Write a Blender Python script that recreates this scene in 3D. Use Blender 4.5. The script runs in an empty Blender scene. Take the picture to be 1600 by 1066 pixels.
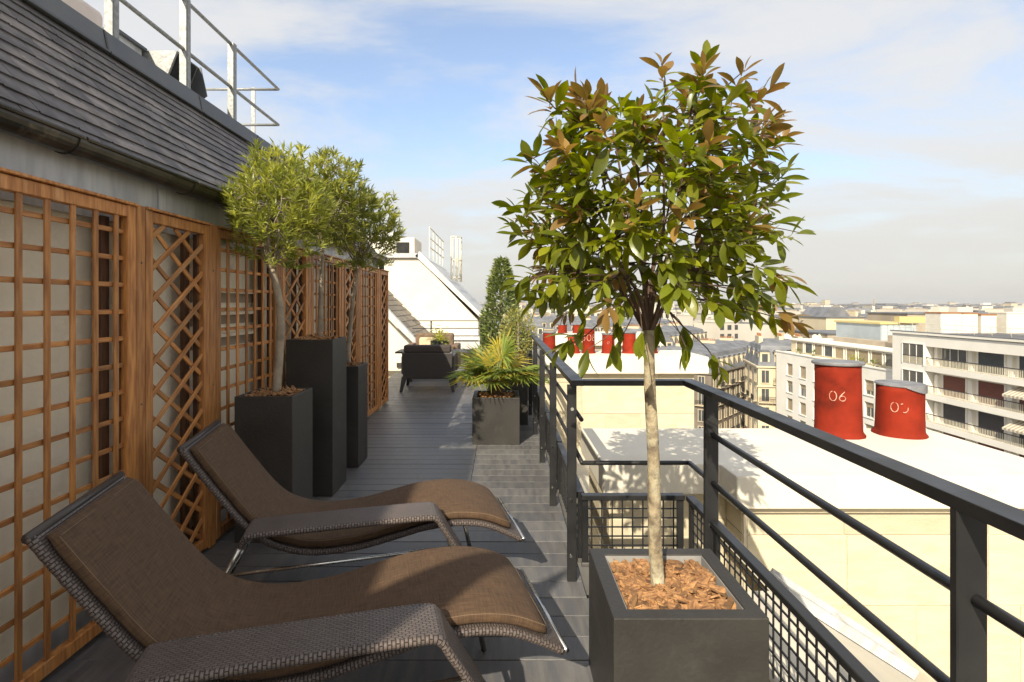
import bpy, math, random
from mathutils import Vector, Matrix, Euler
rnd = random.Random(7)
S = bpy.context.scene
COL = S.collection
PI = math.pi
# ------------------------------------------------------------------ camera, sky, sun, exposure
cd = bpy.data.cameras.new('camera'); cam = bpy.data.objects.new('camera', cd); COL.objects.link(cam)
cam.location = (0, 0, 1.5); cam.rotation_euler = (PI/2, 0, 0)
cd.sensor_width = 36; cd.lens = 18.9; cd.shift_x = 15/1600; cd.shift_y = -59/1600
cd.clip_start = .02; cd.clip_end = 12000
S.camera = cam
SUN = Vector((-.5, -1.25, 1.0)).normalized()
EL = math.asin(SUN.z); AZ = math.atan2(SUN.x, SUN.y)
sl = bpy.data.lights.new('sun', 'SUN'); so = bpy.data.objects.new('sun', sl); COL.objects.link(so)
sl.energy = 3.5; sl.angle = math.radians(.5); sl.color = (1, .91, .74)
so.rotation_euler = SUN.to_track_quat('Z', 'Y').to_euler(); so.location = (-20, -50, 40)
w = bpy.data.worlds.new('World'); S.world = w; w.use_nodes = True
nt = w.node_tree; nt.nodes.clear()
def N(t, **k):
    n = nt.nodes.new(t)
    for a, b in k.items(): setattr(n, a, b)
    return n
L = nt.links.new
sky = N('ShaderNodeTexSky', sky_type='NISHITA'); sky.sun_disc = False
sky.sun_elevation = EL; sky.sun_rotation = AZ % (2*PI); sky.dust_density = 2.2; sky.air_density = 1.0; sky.ozone_density = 1.6; sky.altitude = 60
tc = N('ShaderNodeTexCoord'); sp = N('ShaderNodeSeparateXYZ'); L(tc.outputs['Generated'], sp.inputs[0])
zz = N('ShaderNodeMath', operation='MAXIMUM'); L(sp.outputs[2], zz.inputs[0]); zz.inputs[1].default_value = 0
za = N('ShaderNodeMath', operation='ADD'); L(zz.outputs[0], za.inputs[0]); za.inputs[1].default_value = .16
dx = N('ShaderNodeMath', operation='DIVIDE'); L(sp.outputs[0], dx.inputs[0]); L(za.outputs[0], dx.inputs[1])
dy = N('ShaderNodeMath', operation='DIVIDE'); L(sp.outputs[1], dy.inputs[0]); L(za.outputs[0], dy.inputs[1])
cx = N('ShaderNodeCombineXYZ'); L(dx.outputs[0], cx.inputs[0]); L(dy.outputs[0], cx.inputs[1])
mp = N('ShaderNodeMapping'); L(cx.outputs[0], mp.inputs[0]); mp.inputs['Location'].default_value = (3.1, .4, 0); mp.inputs['Rotation'].default_value = (0, 0, math.radians(-20)); mp.inputs['Scale'].default_value = (.62, 1.0, 1)
n1 = N('ShaderNodeTexNoise'); L(mp.outputs[0], n1.inputs['Vector']); n1.inputs['Scale'].default_value = 1.5; n1.inputs['Detail'].default_value = 11; n1.inputs['Roughness'].default_value = .62; n1.inputs['Distortion'].default_value = .35
n2 = N('ShaderNodeTexNoise'); L(mp.outputs[0], n2.inputs['Vector']); n2.inputs['Scale'].default_value = .42; n2.inputs['Detail'].default_value = 3
ad = N('ShaderNodeMath', operation='MULTIPLY_ADD'); L(n2.outputs[0], ad.inputs[0]); ad.inputs[1].default_value = .9; L(n1.outputs[0], ad.inputs[2])
cr = N('ShaderNodeMapRange', interpolation_type='SMOOTHSTEP'); L(ad.outputs[0], cr.inputs[0]); cr.inputs[1].default_value = .75; cr.inputs[2].default_value = 1.04; cr.inputs[3].default_value = .12; cr.inputs[4].default_value = .88
mx = N('ShaderNodeMix', data_type='RGBA'); L(cr.outputs[0], mx.inputs[0]); L(sky.outputs[0], mx.inputs[6]); mx.inputs[7].default_value = (3.35, 3.3, 3.22, 1)
# haze low over the horizon
hz = N('ShaderNodeMapRange', interpolation_type='SMOOTHSTEP'); L(zz.outputs[0], hz.inputs[0]); hz.inputs[1].default_value = 0; hz.inputs[2].default_value = .34; hz.inputs[3].default_value = .8; hz.inputs[4].default_value = 0
m2 = N('ShaderNodeMix', data_type='RGBA'); L(hz.outputs[0], m2.inputs[0]); L(mx.outputs[2], m2.inputs[6]); m2.inputs[7].default_value = (2.95, 2.87, 2.66, 1)
bg = N('ShaderNodeBackground'); L(m2.outputs[2], bg.inputs[0]); bg.inputs[1].default_value = .128
ow = N('ShaderNodeOutputWorld'); L(bg.outputs[0], ow.inputs[0])
S.view_settings.view_transform = 'Standard'; S.view_settings.look = 'None'
S.view_settings.exposure = 1.02; S.view_settings.gamma = 1; S.view_settings.use_curve_mapping = False
try:
    S.cycles.use_denoising = True; S.cycles.max_bounces = 8; S.cycles.transparent_max_bounces = 8; S.cycles.volume_bounces = 0
except Exception: pass

# ------------------------------------------------------------------ materials
def mat(name, c1, c2=None, scale=8, rough=.6, bump=0, bscale=None, metal=0, rand=0, stretch=None, detail=5, lo=.35, hi=.65,
        trans=0, spec=.5, c3=None, c3scale=3, c3lo=.6, c3hi=.75, uv=False, coat=0):
    m = bpy.data.materials.new(name); m.use_nodes = True
    t = m.node_tree; n = t.nodes; b = n['Principled BSDF']; l = t.links.new
    b.inputs['Roughness'].default_value = rough; b.inputs['Metallic'].default_value = metal
    b.inputs['Specular IOR Level'].default_value = spec
    if coat: b.inputs['Coat Weight'].default_value = coat; b.inputs['Coat Roughness'].default_value = .15
    co = n.new('ShaderNodeTexCoord'); oi = n.new('ShaderNodeObjectInfo')
    src = co.outputs['UV' if uv else 'Object']
    va = n.new('ShaderNodeVectorMath'); va.operation = 'ADD'; l(src, va.inputs[0])
    sc = n.new('ShaderNodeVectorMath'); sc.operation = 'SCALE'; sc.inputs[0].default_value = (37, 53, 71); l(oi.outputs['Random'], sc.inputs['Scale']); l(sc.outputs[0], va.inputs[1])
    vec = va.outputs[0]
    if stretch:
        mp = n.new('ShaderNodeMapping'); mp.inputs['Scale'].default_value = stretch; l(vec, mp.inputs[0]); vec = mp.outputs[0]
    nz = n.new('ShaderNodeTexNoise'); nz.inputs['Scale'].default_value = scale; nz.inputs['Detail'].default_value = detail; l(vec, nz.inputs['Vector'])
    cur = None
    mr = n.new('ShaderNodeMapRange'); l(nz.outputs[0], mr.inputs[0]); mr.inputs[1].default_value = lo; mr.inputs[2].default_value = hi
    mxx = n.new('ShaderNodeMix'); mxx.data_type = 'RGBA'; l(mr.outputs[0], mxx.inputs[0])
    mxx.inputs[6].default_value = (*c1, 1); mxx.inputs[7].default_value = (*(c2 or tuple(x*.75 for x in c1)), 1)
    cur = mxx.outputs[2]
    if c3:
        nz3 = n.new('ShaderNodeTexNoise'); nz3.inputs['Scale'].default_value = c3scale; nz3.inputs['Detail'].default_value = 8; nz3.inputs['Roughness'].default_value = .65; l(vec, nz3.inputs['Vector'])
        m3 = n.new('ShaderNodeMapRange'); l(nz3.outputs[0], m3.inputs[0]); m3.inputs[1].default_value = c3lo; m3.inputs[2].default_value = c3hi
        x3 = n.new('ShaderNodeMix'); x3.data_type = 'RGBA'; l(m3.outputs[0], x3.inputs[0]); l(cur, x3.inputs[6]); x3.inputs[7].default_value = (*c3, 1); cur = x3.outputs[2]
    if rand:
        mm = n.new('ShaderNodeMapRange'); l(oi.outputs['Random'], mm.inputs[0]); mm.inputs[3].default_value = 1-rand; mm.inputs[4].default_value = 1+rand
        hs = n.new('ShaderNodeHueSaturation'); l(mm.outputs[0], hs.inputs['Value']); l(cur, hs.inputs['Color']); cur = hs.outputs[0]
    l(cur, b.inputs['Base Color'])
    rr = n.new('ShaderNodeMapRange'); l(nz.outputs[0], rr.inputs[0]); rr.inputs[1].default_value = .3; rr.inputs[2].default_value = .7; rr.inputs[3].default_value = max(.02, rough-.08); rr.inputs[4].default_value = min(1, rough+.1); l(rr.outputs[0], b.inputs['Roughness'])
    if bump:
        nb = n.new('ShaderNodeTexNoise'); nb.inputs['Scale'].default_value = bscale or scale*4; nb.inputs['Detail'].default_value = 6; l(vec, nb.inputs['Vector'])
        bp = n.new('ShaderNodeBump'); bp.inputs['Strength'].default_value = bump; bp.inputs['Distance'].default_value = .01; l(nb.outputs[0], bp.inputs['Height']); l(bp.outputs[0], b.inputs['Normal'])
    if trans:
        o = n['Material Output']; tr = n.new('ShaderNodeBsdfTranslucent'); ms = n.new('ShaderNodeMixShader'); ms.inputs[0].default_value = trans
        br = n.new('ShaderNodeHueSaturation'); br.inputs['Value'].default_value = 1.9; br.inputs['Saturation'].default_value = 1.1; l(cur, br.inputs['Color'])
        l(br.outputs[0], tr.inputs[0]); l(b.outputs[0], ms.inputs[1]); l(tr.outputs[0], ms.inputs[2]); l(ms.outputs[0], o.inputs[0])
    return m

def weave_mat(name, c1, c2, bw=.021, bh=.0095):
    m = bpy.data.materials.new(name); m.use_nodes = True
    t = m.node_tree; n = t.nodes; b = n['Principled BSDF']; l = t.links.new
    co = n.new('ShaderNodeTexCoord'); br = n.new('ShaderNodeTexBrick'); l(co.outputs['UV'], br.inputs['Vector'])
    br.inputs['Scale'].default_value = 1; br.inputs['Brick Width'].default_value = bw; br.inputs['Row Height'].default_value = bh; br.inputs['Mortar Size'].default_value = .0020; br.inputs['Mortar Smooth'].default_value = 1; br.offset = .5
    br.inputs['Color1'].default_value = (*c1, 1); br.inputs['Color2'].default_value = (*c2, 1); br.inputs['Mortar'].default_value = (*(x*.42 for x in c2), 1)
    nz = n.new('ShaderNodeTexNoise'); nz.inputs['Scale'].default_value = 7; l(co.outputs['Object'], nz.inputs['Vector'])
    hs = n.new('ShaderNodeHueSaturation'); mr = n.new('ShaderNodeMapRange'); l(nz.outputs[0], mr.inputs[0]); mr.inputs[3].default_value = .7; mr.inputs[4].default_value = 1.35
    l(mr.outputs[0], hs.inputs['Value']); l(br.outputs[0], hs.inputs['Color']); l(hs.outputs[0], b.inputs['Base Color'])
    bp = n.new('ShaderNodeBump'); bp.invert = True; bp.inputs['Strength'].default_value = .9; bp.inputs['Distance'].default_value = .004; l(br.outputs['Fac'], bp.inputs['Height']); l(bp.outputs[0], b.inputs['Normal'])
    b.inputs['Roughness'].default_value = .42
    return m

def fabric_mat(name, c1, c2):
    m = bpy.data.materials.new(name); m.use_nodes = True
    t = m.node_tree; n = t.nodes; b = n['Principled BSDF']; l = t.links.new
    co = n.new('ShaderNodeTexCoord'); outs = []
    for s in ((9, 120, 1), (120, 9, 1)):
        mp = n.new('ShaderNodeMapping'); mp.inputs['Scale'].default_value = s; l(co.outputs['UV'], mp.inputs[0])
        z = n.new('ShaderNodeTexNoise'); z.inputs['Scale'].default_value = 1.6; z.inputs['Detail'].default_value = 3; l(mp.outputs[0], z.inputs['Vector']); outs.append(z.outputs[0])
    a = n.new('ShaderNodeMath'); a.operation = 'ADD'; l(outs[0], a.inputs[0]); l(outs[1], a.inputs[1])
    mr = n.new('ShaderNodeMapRange'); l(a.outputs[0], mr.inputs[0]); mr.inputs[1].default_value = .55; mr.inputs[2].default_value = 1.45
    x = n.new('ShaderNodeMix'); x.data_type = 'RGBA'; l(mr.outputs[0], x.inputs[0]); x.inputs[6].default_value = (*c1, 1); x.inputs[7].default_value = (*c2, 1); l(x.outputs[2], b.inputs['Base Color'])
    bp = n.new('ShaderNodeBump'); bp.inputs['Strength'].default_value = .35; bp.inputs['Distance'].default_value = .003; l(a.outputs[0], bp.inputs['Height'])
    z2 = n.new('ShaderNodeTexNoise'); z2.inputs['Scale'].default_value = 5; l(co.outputs['Object'], z2.inputs['Vector'])
    b2 = n.new('ShaderNodeBump'); b2.inputs['Strength'].default_value = .35; b2.inputs['Distance'].default_value = .03; l(z2.outputs[0], b2.inputs['Height']); l(bp.outputs[0], b2.inputs['Normal']); l(b2.outputs[0], b.inputs['Normal'])
    b.inputs['Roughness'].default_value = .9; b.inputs['Sheen Weight'].default_value = 0
    return m

def glass_mat(name, c, rough=.08):
    m = mat(name, c, tuple(x*.6 for x in c), scale=.6, rough=rough, spec=.8); return m

M = {}
M['deck'] = mat('deck_stain', (.095, .093, .096), (.145, .137, .128), scale=3.5, stretch=(1, 9, 9), rough=.42, bump=.25, bscale=40, rand=.16, c3=(.19, .175, .15), c3scale=3.2, c3lo=.60, c3hi=.82)
M['dark'] = mat('dark_under', (.02, .02, .02), rough=.9)
M['wood'] = mat('trellis_wood', (.52, .225, .060), (.30, .115, .032), scale=9, stretch=(6, 6, .7), rough=.55, bump=.2, bscale=30, rand=.28, c3=(.60, .36, .17), c3scale=2.5, c3lo=.56, c3hi=.8)
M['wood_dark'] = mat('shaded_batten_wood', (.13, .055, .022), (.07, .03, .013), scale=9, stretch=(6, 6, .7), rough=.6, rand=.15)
M['plaster'] = mat('cream_plaster', (.90, .82, .65), (.84, .76, .59), scale=1.6, rough=.85, bump=.5, bscale=28, c3=(.5, .44, .36), c3scale=2.4, c3lo=.62, c3hi=.85)
M['zinc'] = mat('weathered_zinc', (.60, .60, .59), (.42, .42, .42), scale=14, stretch=(1, 1, .18), rough=.5, metal=.1, bump=.08, rand=.08, c3=(.68, .67, .65), c3scale=7, c3lo=.55, c3hi=.8)
M['gutter'] = mat('old_zinc_gutter', (.030, .028, .025), (.075, .065, .05), scale=6, rough=.34, metal=.5, bump=.15, rand=.18, c3=(.20, .17, .12), c3scale=5, c3lo=.6, c3hi=.75)
M['band'] = mat('grey_lead_band', (.085, .09, .1), (.13, .135, .14), scale=4, rough=.5, metal=.25, rand=.12)
M['slate'] = mat('slate', (.125, .108, .102), (.072, .063, .062), scale=9, rough=.55, bump=.3, bscale=25, rand=.3, c3=(.25, .23, .21), c3scale=3, c3lo=.56, c3hi=.85)
M['galv'] = mat('galvanised_steel', (.34, .345, .33), (.24, .245, .24), scale=35, rough=.5, metal=.3, bump=.05)
M['iron'] = mat('dark_painted_iron', (.013, .013, .014), (.02, .0195, .0195), scale=7, rough=.42, spec=.5, bump=.05, bscale=60, c3=(.11, .10, .095), c3scale=11, c3lo=.7, c3hi=.8)
M['ironlight'] = mat('worn_kick_bar', (.14, .13, .115), (.07, .065, .06), scale=12, rough=.5, bump=.05)
M['steel'] = mat('polished_steel', (.62, .6, .56), (.5, .5, .48), scale=20, rough=.22, metal=1)
M['planter'] = mat('charcoal_fibre_clay', (.028, .0255, .022), (.038, .034, .029), scale=4, rough=.55, bump=.2, bscale=60, c3=(.058, .053, .045), c3scale=6, c3lo=.58, c3hi=.85)
M['liner'] = mat('grey_liner', (.30, .29, .27), (.2, .19, .18), scale=10, rough=.8)
M['bark'] = mat('bark_chip', (.36, .19, .075), (.15, .07, .032), scale=25, rough=.85, bump=.5, bscale=60, rand=.5, stretch=(1, 4, 1), c3=(.52, .30, .09), c3scale=9, c3lo=.6, c3hi=.75)
M['soil'] = mat('mulch_base', (.11, .05, .027), (.05, .025, .015), scale=60, rough=.95, bump=1, bscale=90)
M['trunk'] = mat('pale_trunk', (.36, .29, .18), (.15, .115, .075), scale=30, stretch=(1, 1, .8), rough=.9, bump=1, bscale=60, c3=(.5, .46, .32), c3scale=11, c3lo=.5)
M['trunkgrey'] = mat('grey_trunk', (.34, .28, .20), (.21, .17, .125), scale=16, rough=.85, bump=.4, bscale=50)
M['twig'] = mat('brown_twig', (.075, .045, .03), (.11, .065, .04), scale=30, rough=.8)
M['leafg'] = mat('glossy_green_leaf', (.19, .21, .02), (.135, .17, .014), scale=20, rough=.3, rand=.35, trans=.42, spec=.5)
M['leafy'] = mat('yellow_green_leaf', (.27, .27, .02), (.19, .21, .015), scale=20, rough=.33, rand=.3, trans=.4)
M['leafr'] = mat('bronze_young_leaf', (.30, .165, .055), (.24, .165, .04), scale=20, rough=.33, rand=.3, trans=.32)
M['olv'] = mat('narrow_green_leaf', (.25, .265, .055), (.16, .185, .04), scale=3, rough=.42, rand=.2, trans=.3)
M['olv2'] = mat('narrow_light_leaf', (.42, .42, .09), (.32, .33, .06), scale=3, rough=.42, trans=.35)
M['palm'] = mat('palm_green', (.2, .24, .04), (.13, .18, .035), scale=6, rough=.45, rand=.3, trans=.3)
M['palmy'] = mat('palm_yellow', (.44, .35, .05), (.28, .26, .04), scale=6, rough=.45, rand=.3, trans=.35)
M['bay'] = mat('bay_leaf', (.17, .21, .06), (.11, .15, .04), scale=6, rough=.35, trans=.2)
M['bay2'] = mat('bay_light_leaf', (.40, .42, .19), (.28, .31, .12), scale=6, rough=.4, trans=.25)
M['gold'] = mat('golden_leaf', (.34, .30, .05), (.25, .22, .04), scale=6, rough=.45, trans=.3)
M['white'] = mat('white_paint', (.72, .67, .56), (.66, .61, .50), scale=2, rough=.7, bump=.2, bscale=20, c3=(.50, .46, .38), c3scale=2.2, c3lo=.60, c3hi=.9)
M['stone'] = mat('cream_limestone', (.58, .51, .36), (.52, .45, .31), scale=5, rough=.85, bump=.3, bscale=45, rand=.1, stretch=(1, 1, 3), c3=(.46, .38, .25), c3scale=2.5)
M['mortar'] = mat('pale_mortar', (.7, .62, .46), rough=.9)
M['pot'] = mat('red_chimney_paint', (.27, .027, .011), (.17, .018, .008), scale=5, rough=.85, bump=.25, bscale=22, rand=.12, spec=.12, c3=(.09, .018, .012), c3scale=5, c3lo=.54, c3hi=.8)
M['lid'] = mat('grey_pot_lid', (.22, .22, .23), (.14, .14, .15), scale=12, rough=.7)
M['chalk'] = mat('white_chalk_number', (.62, .36, .27), (.42, .16, .10), scale=30, rough=.9)
M['zincroof'] = mat('pale_zinc_roof', (.62, .57, .46), (.5, .46, .38), scale=2, rough=.7, metal=0, c3=(.66, .6, .46), c3scale=1.5)
M['shell'] = weave_mat('woven_resin', (.135, .106, .092), (.11, .086, .075))
M['cushion'] = fabric_mat('brown_linen', (.036, .018, .009), (.130, .074, .036))
M['stitch'] = mat('pale_stitching', (.20, .14, .085), rough=.8)
M['chair'] = mat('dark_chair_resin', (.032, .028, .027), (.05, .043, .04), scale=60, rough=.5, bump=.2, bscale=120)
M['chaircush'] = mat('chair_cushion', (.045, .035, .03), (.07, .055, .048), scale=30, rough=.9, bump=.2)
M['sofa'] = mat('sofa_brown', (.20, .13, .085), (.13, .085, .055), scale=20, rough=.9)
M['pillow'] = mat('beige_pillow', (.62, .5, .3), (.5, .4, .25), scale=14, rough=.9)
M['vase'] = glass_mat('dark_glass_vase', (.05, .06, .05), .1)
M['petal'] = mat('cream_petals', (.72, .66, .34), (.55, .5, .2), scale=10, rough=.6, trans=.3)
M['cream'] = mat('cream_facade', (.60, .515, .355), (.52, .44, .30), scale=.3, rough=.9, rand=.06)
M['offwhite'] = mat('offwhite_facade', (.82, .78, .69), (.75, .71, .62), scale=.4, rough=.9, c3=(.5, .46, .4), c3scale=.5, c3lo=.66, c3hi=.9)
M['shadef'] = mat('shade_toned_stone_facade', (.20, .165, .125), (.14, .115, .09), scale=.4, rough=.9)  # stone darkened: the corner house's street shade is put into this colour
M['citywhite'] = mat('city_white_wall', (.58, .54, .46), (.5, .46, .39), scale=.1, rough=.9)
M['tanf'] = mat('tan_facade', (.42, .35, .26), (.33, .27, .2), scale=.4, rough=.9)
M['roofg'] = mat('grey_zinc_city_roof', (.17, .172, .18), (.10, .105, .115), scale=.5, rough=.6, rand=.15)
M['roofd'] = mat('dark_zinc_city_roof', (.13, .13, .14), (.075, .075, .085), scale=.1, rough=.7)
M['paneg'] = glass_mat('dark_window_pane', (.085, .09, .095))
M['blind'] = mat('tan_roller_blind', (.36, .28, .17), (.30, .23, .14), scale=3, rough=.8, rand=.2)
M['redshut'] = mat('red_brown_shutter', (.17, .045, .025), (.13, .035, .02), scale=2, stretch=(1, 1, 12), rough=.6)
M['drkshut'] = mat('dark_shutter', (.035, .03, .035), (.05, .045, .05), scale=2, stretch=(1, 1, 12), rough=.6)
M['blueshut'] = mat('blue_grey_shutter', (.04, .055, .065), (.03, .04, .05), scale=2, rough=.4)
M['baluster'] = mat('cream_balusters', (.62, .56, .42), (.5, .45, .34), scale=2, rough=.7)
M['asphalt'] = mat('street_asphalt', (.05, .05, .052), (.07, .068, .066), scale=.3, rough=.9)
M['cityground'] = mat('city_ground', (.16, .15, .13), (.09, .088, .08), scale=.02, rough=.95)
M['brick'] = mat('orange_brick', (.36, .17, .075), (.28, .13, .06), scale=1, rough=.9)
M['bluepanel'] = mat('pale_blue_cladding', (.42, .47, .49), (.36, .41, .43), scale=.5, rough=.6, rand=.08)
M['yel'] = mat('yellow_parapet', (.58, .47, .19), (.5, .42, .2), scale=.5, rough=.8)
M['awn'] = mat('orange_awning', (.5, .13, .04), (.4, .1, .03), scale=2, rough=.8)
M['awnw'] = mat('cream_awning', (.7, .64, .5), rough=.8)
M['tree'] = mat('far_tree_foliage', (.05, .07, .025), (.03, .045, .018), scale=2, rough=.8)
def car_paint(i, c): M['car%d' % i] = mat('car_paint_%d' % i, c, c, rough=.25, spec=.6)
for i, c in enumerate(((.02, .02, .022), (.5, .5, .5), (.12, .13, .15), (.3, .02, .02), (.7, .7, .68))): car_paint(i, c)

# ------------------------------------------------------------------ mesh and object helpers
class MB:
    def __init__(s): s.v = []; s.f = []; s.mi = []; s.uv = []
    def add(s, vs, fs, mi=0, uvs=None):
        k = len(s.v); s.v += [tuple(p) for p in vs]
        for q, f in enumerate(fs):
            s.f.append([k+i for i in f]); s.mi.append(mi)
            s.uv.append(uvs[q] if uvs else None)
    def box(s, a, b, mi=0, T=None):
        (x0, y0, z0), (x1, y1, z1) = a, b
        vs = [(x0,y0,z0),(x1,y0,z0),(x1,y1,z0),(x0,y1,z0),(x0,y0,z1),(x1,y0,z1),(x1,y1,z1),(x0,y1,z1)]
        if T: vs = [T @ Vector(p) for p in vs]
        s.add(vs, [(0,3,2,1),(4,5,6,7),(0,1,5,4),(1,2,6,5),(2,3,7,6),(3,0,4,7)], mi)
    def frus(s, a, b, dz, ix, iy, mi=0):   # box whose top is inset
        (x0, y0, z0), (x1, y1) = a, b
        vs = [(x0,y0,z0),(x1,y0,z0),(x1,y1,z0),(x0,y1,z0),(x0+ix,y0+iy,z0+dz),(x1-ix,y0+iy,z0+dz),(x1-ix,y1-iy,z0+dz),(x0+ix,y1-iy,z0+dz)]
        s.add(vs, [(0,3,2,1),(4,5,6,7),(0,1,5,4),(1,2,6,5),(2,3,7,6),(3,0,4,7)], mi)
    def tube(s, pts, r, n=8, mi=0, cap=True):
        pts = [Vector(p) for p in pts]; m = len(pts)
        rs = r if isinstance(r, (list, tuple)) else [r]*m
        up = None; rings = []
        for i, p in enumerate(pts):
            t = (pts[min(i+1, m-1)] - pts[max(i-1, 0)]).normalized()
            if up is None:
                up = Vector((0, 0, 1)) if abs(t.z) < .9 else Vector((1, 0, 0))
            a = (up - t*up.dot(t)).normalized(); up = a; b = t.cross(a)
            rings.append([p + (a*math.cos(2*PI*k/n) + b*math.sin(2*PI*k/n))*rs[i] for k in range(n)])
        vs = [q for rg in rings for q in rg]; fs = []
        for i in range(m-1):
            for k in range(n): fs.append((i*n+k, i*n+(k+1) % n, (i+1)*n+(k+1) % n, (i+1)*n+k))
        if cap: fs += [tuple(range(n-1, -1, -1)), tuple((m-1)*n+k for k in range(n))]
        s.add(vs, fs, mi)
    def loft(s, rings, closed=True, cap=True, mi=0, uv=None):
        m = len(rings); n = len(rings[0]); vs = [q for rg in rings for q in rg]; fs = []; us = []
        for i in range(m-1):
            for k in range(n if closed else n-1):
                k2 = (k+1) % n
                fs.append((i*n+k, i*n+k2, (i+1)*n+k2, (i+1)*n+k))
                if uv: us.append([uv(i, k), uv(i, k+1), uv(i+1, k+1), uv(i+1, k)])
        if cap and closed:
            fs += [tuple(range(n-1, -1, -1)), tuple((m-1)*n+k for k in range(n))]
            if uv: us += [[uv(0, k) for k in range(n-1, -1, -1)], [uv(m-1, k) for k in range(n)]]
        s.add(vs, fs, mi, us if uv else None)
    def prism(s, poly, d, mi=0):  # polygon (3D pts) extruded by vector d
        n = len(poly); P = [Vector(p) for p in poly]; d = Vector(d)
        s.add(P + [p+d for p in P], [tuple(range(n-1, -1, -1)), tuple(range(n, 2*n))] + [(i, (i+1) % n, n+(i+1) % n, n+i) for i in range(n)], mi)
    def lathe(s, prof, n=20, c=(0, 0, 0), mi=0):
        m = len(prof); vs = [(c[0]+r*math.cos(2*PI*k/n), c[1]+r*math.sin(2*PI*k/n), c[2]+z) for r, z in prof for k in range(n)]
        fs = [(i*n+k, i*n+(k+1) % n, (i+1)*n+(k+1) % n, (i+1)*n+k) for i in range(m-1) for k in range(n)]
        fs += [tuple(range(n-1, -1, -1)), tuple((m-1)*n+k for k in range(n))]
        s.add(vs, fs, mi)
    def mesh(s, name, mats, smooth=False):
        me = bpy.data.meshes.new(name); me.from_pydata(s.v, [], s.f)
        if not isinstance(mats, (list, tuple)): mats = [mats]
        for x in mats: me.materials.append(M[x] if isinstance(x, str) else x)
        if len(mats) > 1: me.polygons.foreach_set('material_index', s.mi)
        if smooth: me.polygons.foreach_set('use_smooth', [True]*len(s.f))
        if any(u for u in s.uv):
            ul = me.uv_layers.new(name='UVMap'); k = 0
            for f, u in zip(s.f, s.uv):
                for j in range(len(f)):
                    ul.data[k].uv = u[j] if u else (0, 0); k += 1
        me.update(); return me

W = {}
def link(name, me, parent=None, T=None, world=False, kind=None, smooth=False):
    o = bpy.data.objects.new(name, me); COL.objects.link(o)
    T = T if T is not None else Matrix.Identity(4)
    if parent is not None:
        o.parent = parent; PW = W[parent.name]
        if world: T = PW.inverted() @ T
        W[o.name] = PW @ T
    else: W[o.name] = T.copy()
    o.matrix_basis = T
    if kind: o['kind'] = kind
    return o
def thing(name, label, cat, loc=(0, 0, 0), rz=0, group=None, me=None):
    o = link(name, me, None, Matrix.Translation(loc) @ Matrix.Rotation(rz, 4, 'Z'))
    o['label'] = label; o['category'] = cat
    if group: o['group'] = group
    return o
def part(name, mb, mats, parent, T=None, world=False, smooth=False, kind=None, bevel=0, label=None):
    me = mb if isinstance(mb, bpy.types.Mesh) else mb.mesh(name, mats, smooth)
    o = link(name, me, parent, T, world, kind)
    if bevel:
        b = o.modifiers.new('bevel', 'BEVEL'); b.width = bevel; b.segments = 2; b.limit_method = 'ANGLE'
    if label: o['label'] = label
    return o
def struct(name, mb, mats, parent=None, smooth=False):
    return part(name, mb, mats, parent, kind='structure' if parent is None else None, smooth=smooth)
def TR(x, y, z): return Matrix.Translation((x, y, z))
BARS = {}
def frame3(z, x):
    z = Vector(z).normalized(); x = Vector(x); x = (x - z*x.dot(z)).normalized(); y = z.cross(x)
    return Matrix(((x.x, y.x, z.x, 0), (x.y, y.y, z.y, 0), (x.z, y.z, z.z, 0), (0, 0, 0, 1)))
def bar_mesh(Ln, wd, th, m, ch=.003):
    key = (round(Ln, 3), round(wd, 4), round(th, 4), m)
    if key not in BARS:
        b = MB(); a, c = wd/2, th/2; ch = min(ch, a*.4, c*.4)
        pr = [(a-ch, -c), (a, -c+ch), (a, c-ch), (a-ch, c), (-a+ch, c), (-a, c-ch), (-a, -c+ch), (-a+ch, -c)]
        b.prism([(x, y, -Ln/2) for x, y in pr], (0, 0, Ln)); BARS[key] = b.mesh('bar', m)
    return BARS[key]
def bar(name, p0, p1, wd, th, m, parent, xdir, ch=.003):   # world coordinates
    p0, p1 = Vector(p0), Vector(p1); T = TR(*((p0+p1)/2)) @ frame3(p1-p0, xdir)
    return part(name, bar_mesh((p1-p0).length, wd, th, m, ch), None, parent, T, True)
def rod(name, pts, r, m, parent, n=10, world=True):
    b = MB(); o = W[parent.name].inverted() if world else Matrix.Identity(4)
    b.tube([o @ Vector(p) for p in pts], r, n); return part(name, b, m, parent, smooth=True)
def wbox(name, a, b_, m, parent, bevel=0):     # box in world coordinates
    c = [(a[i]+b_[i])/2 for i in range(3)]; mb = MB()
    mb.box([a[i]-c[i] for i in range(3)], [b_[i]-c[i] for i in range(3)])
    return part(name, mb, m, parent, TR(*c), True, bevel=bevel)
def crm(pts, n):   # Catmull-Rom through points
    P = [Vector(p) for p in pts]; P = [P[0]*2-P[1]] + P + [P[-1]*2-P[-2]]; out = []
    for i in range(1, len(P)-2):
        for k in range(n):
            t = k/n; a, b, c, d = P[i-1:i+3]
            out.append(.5*((2*b) + (c-a)*t + (2*a-5*b+4*c-d)*t*t + (3*b-a-3*c+d)*t**3))
    out.append(P[-2]); return out

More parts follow.
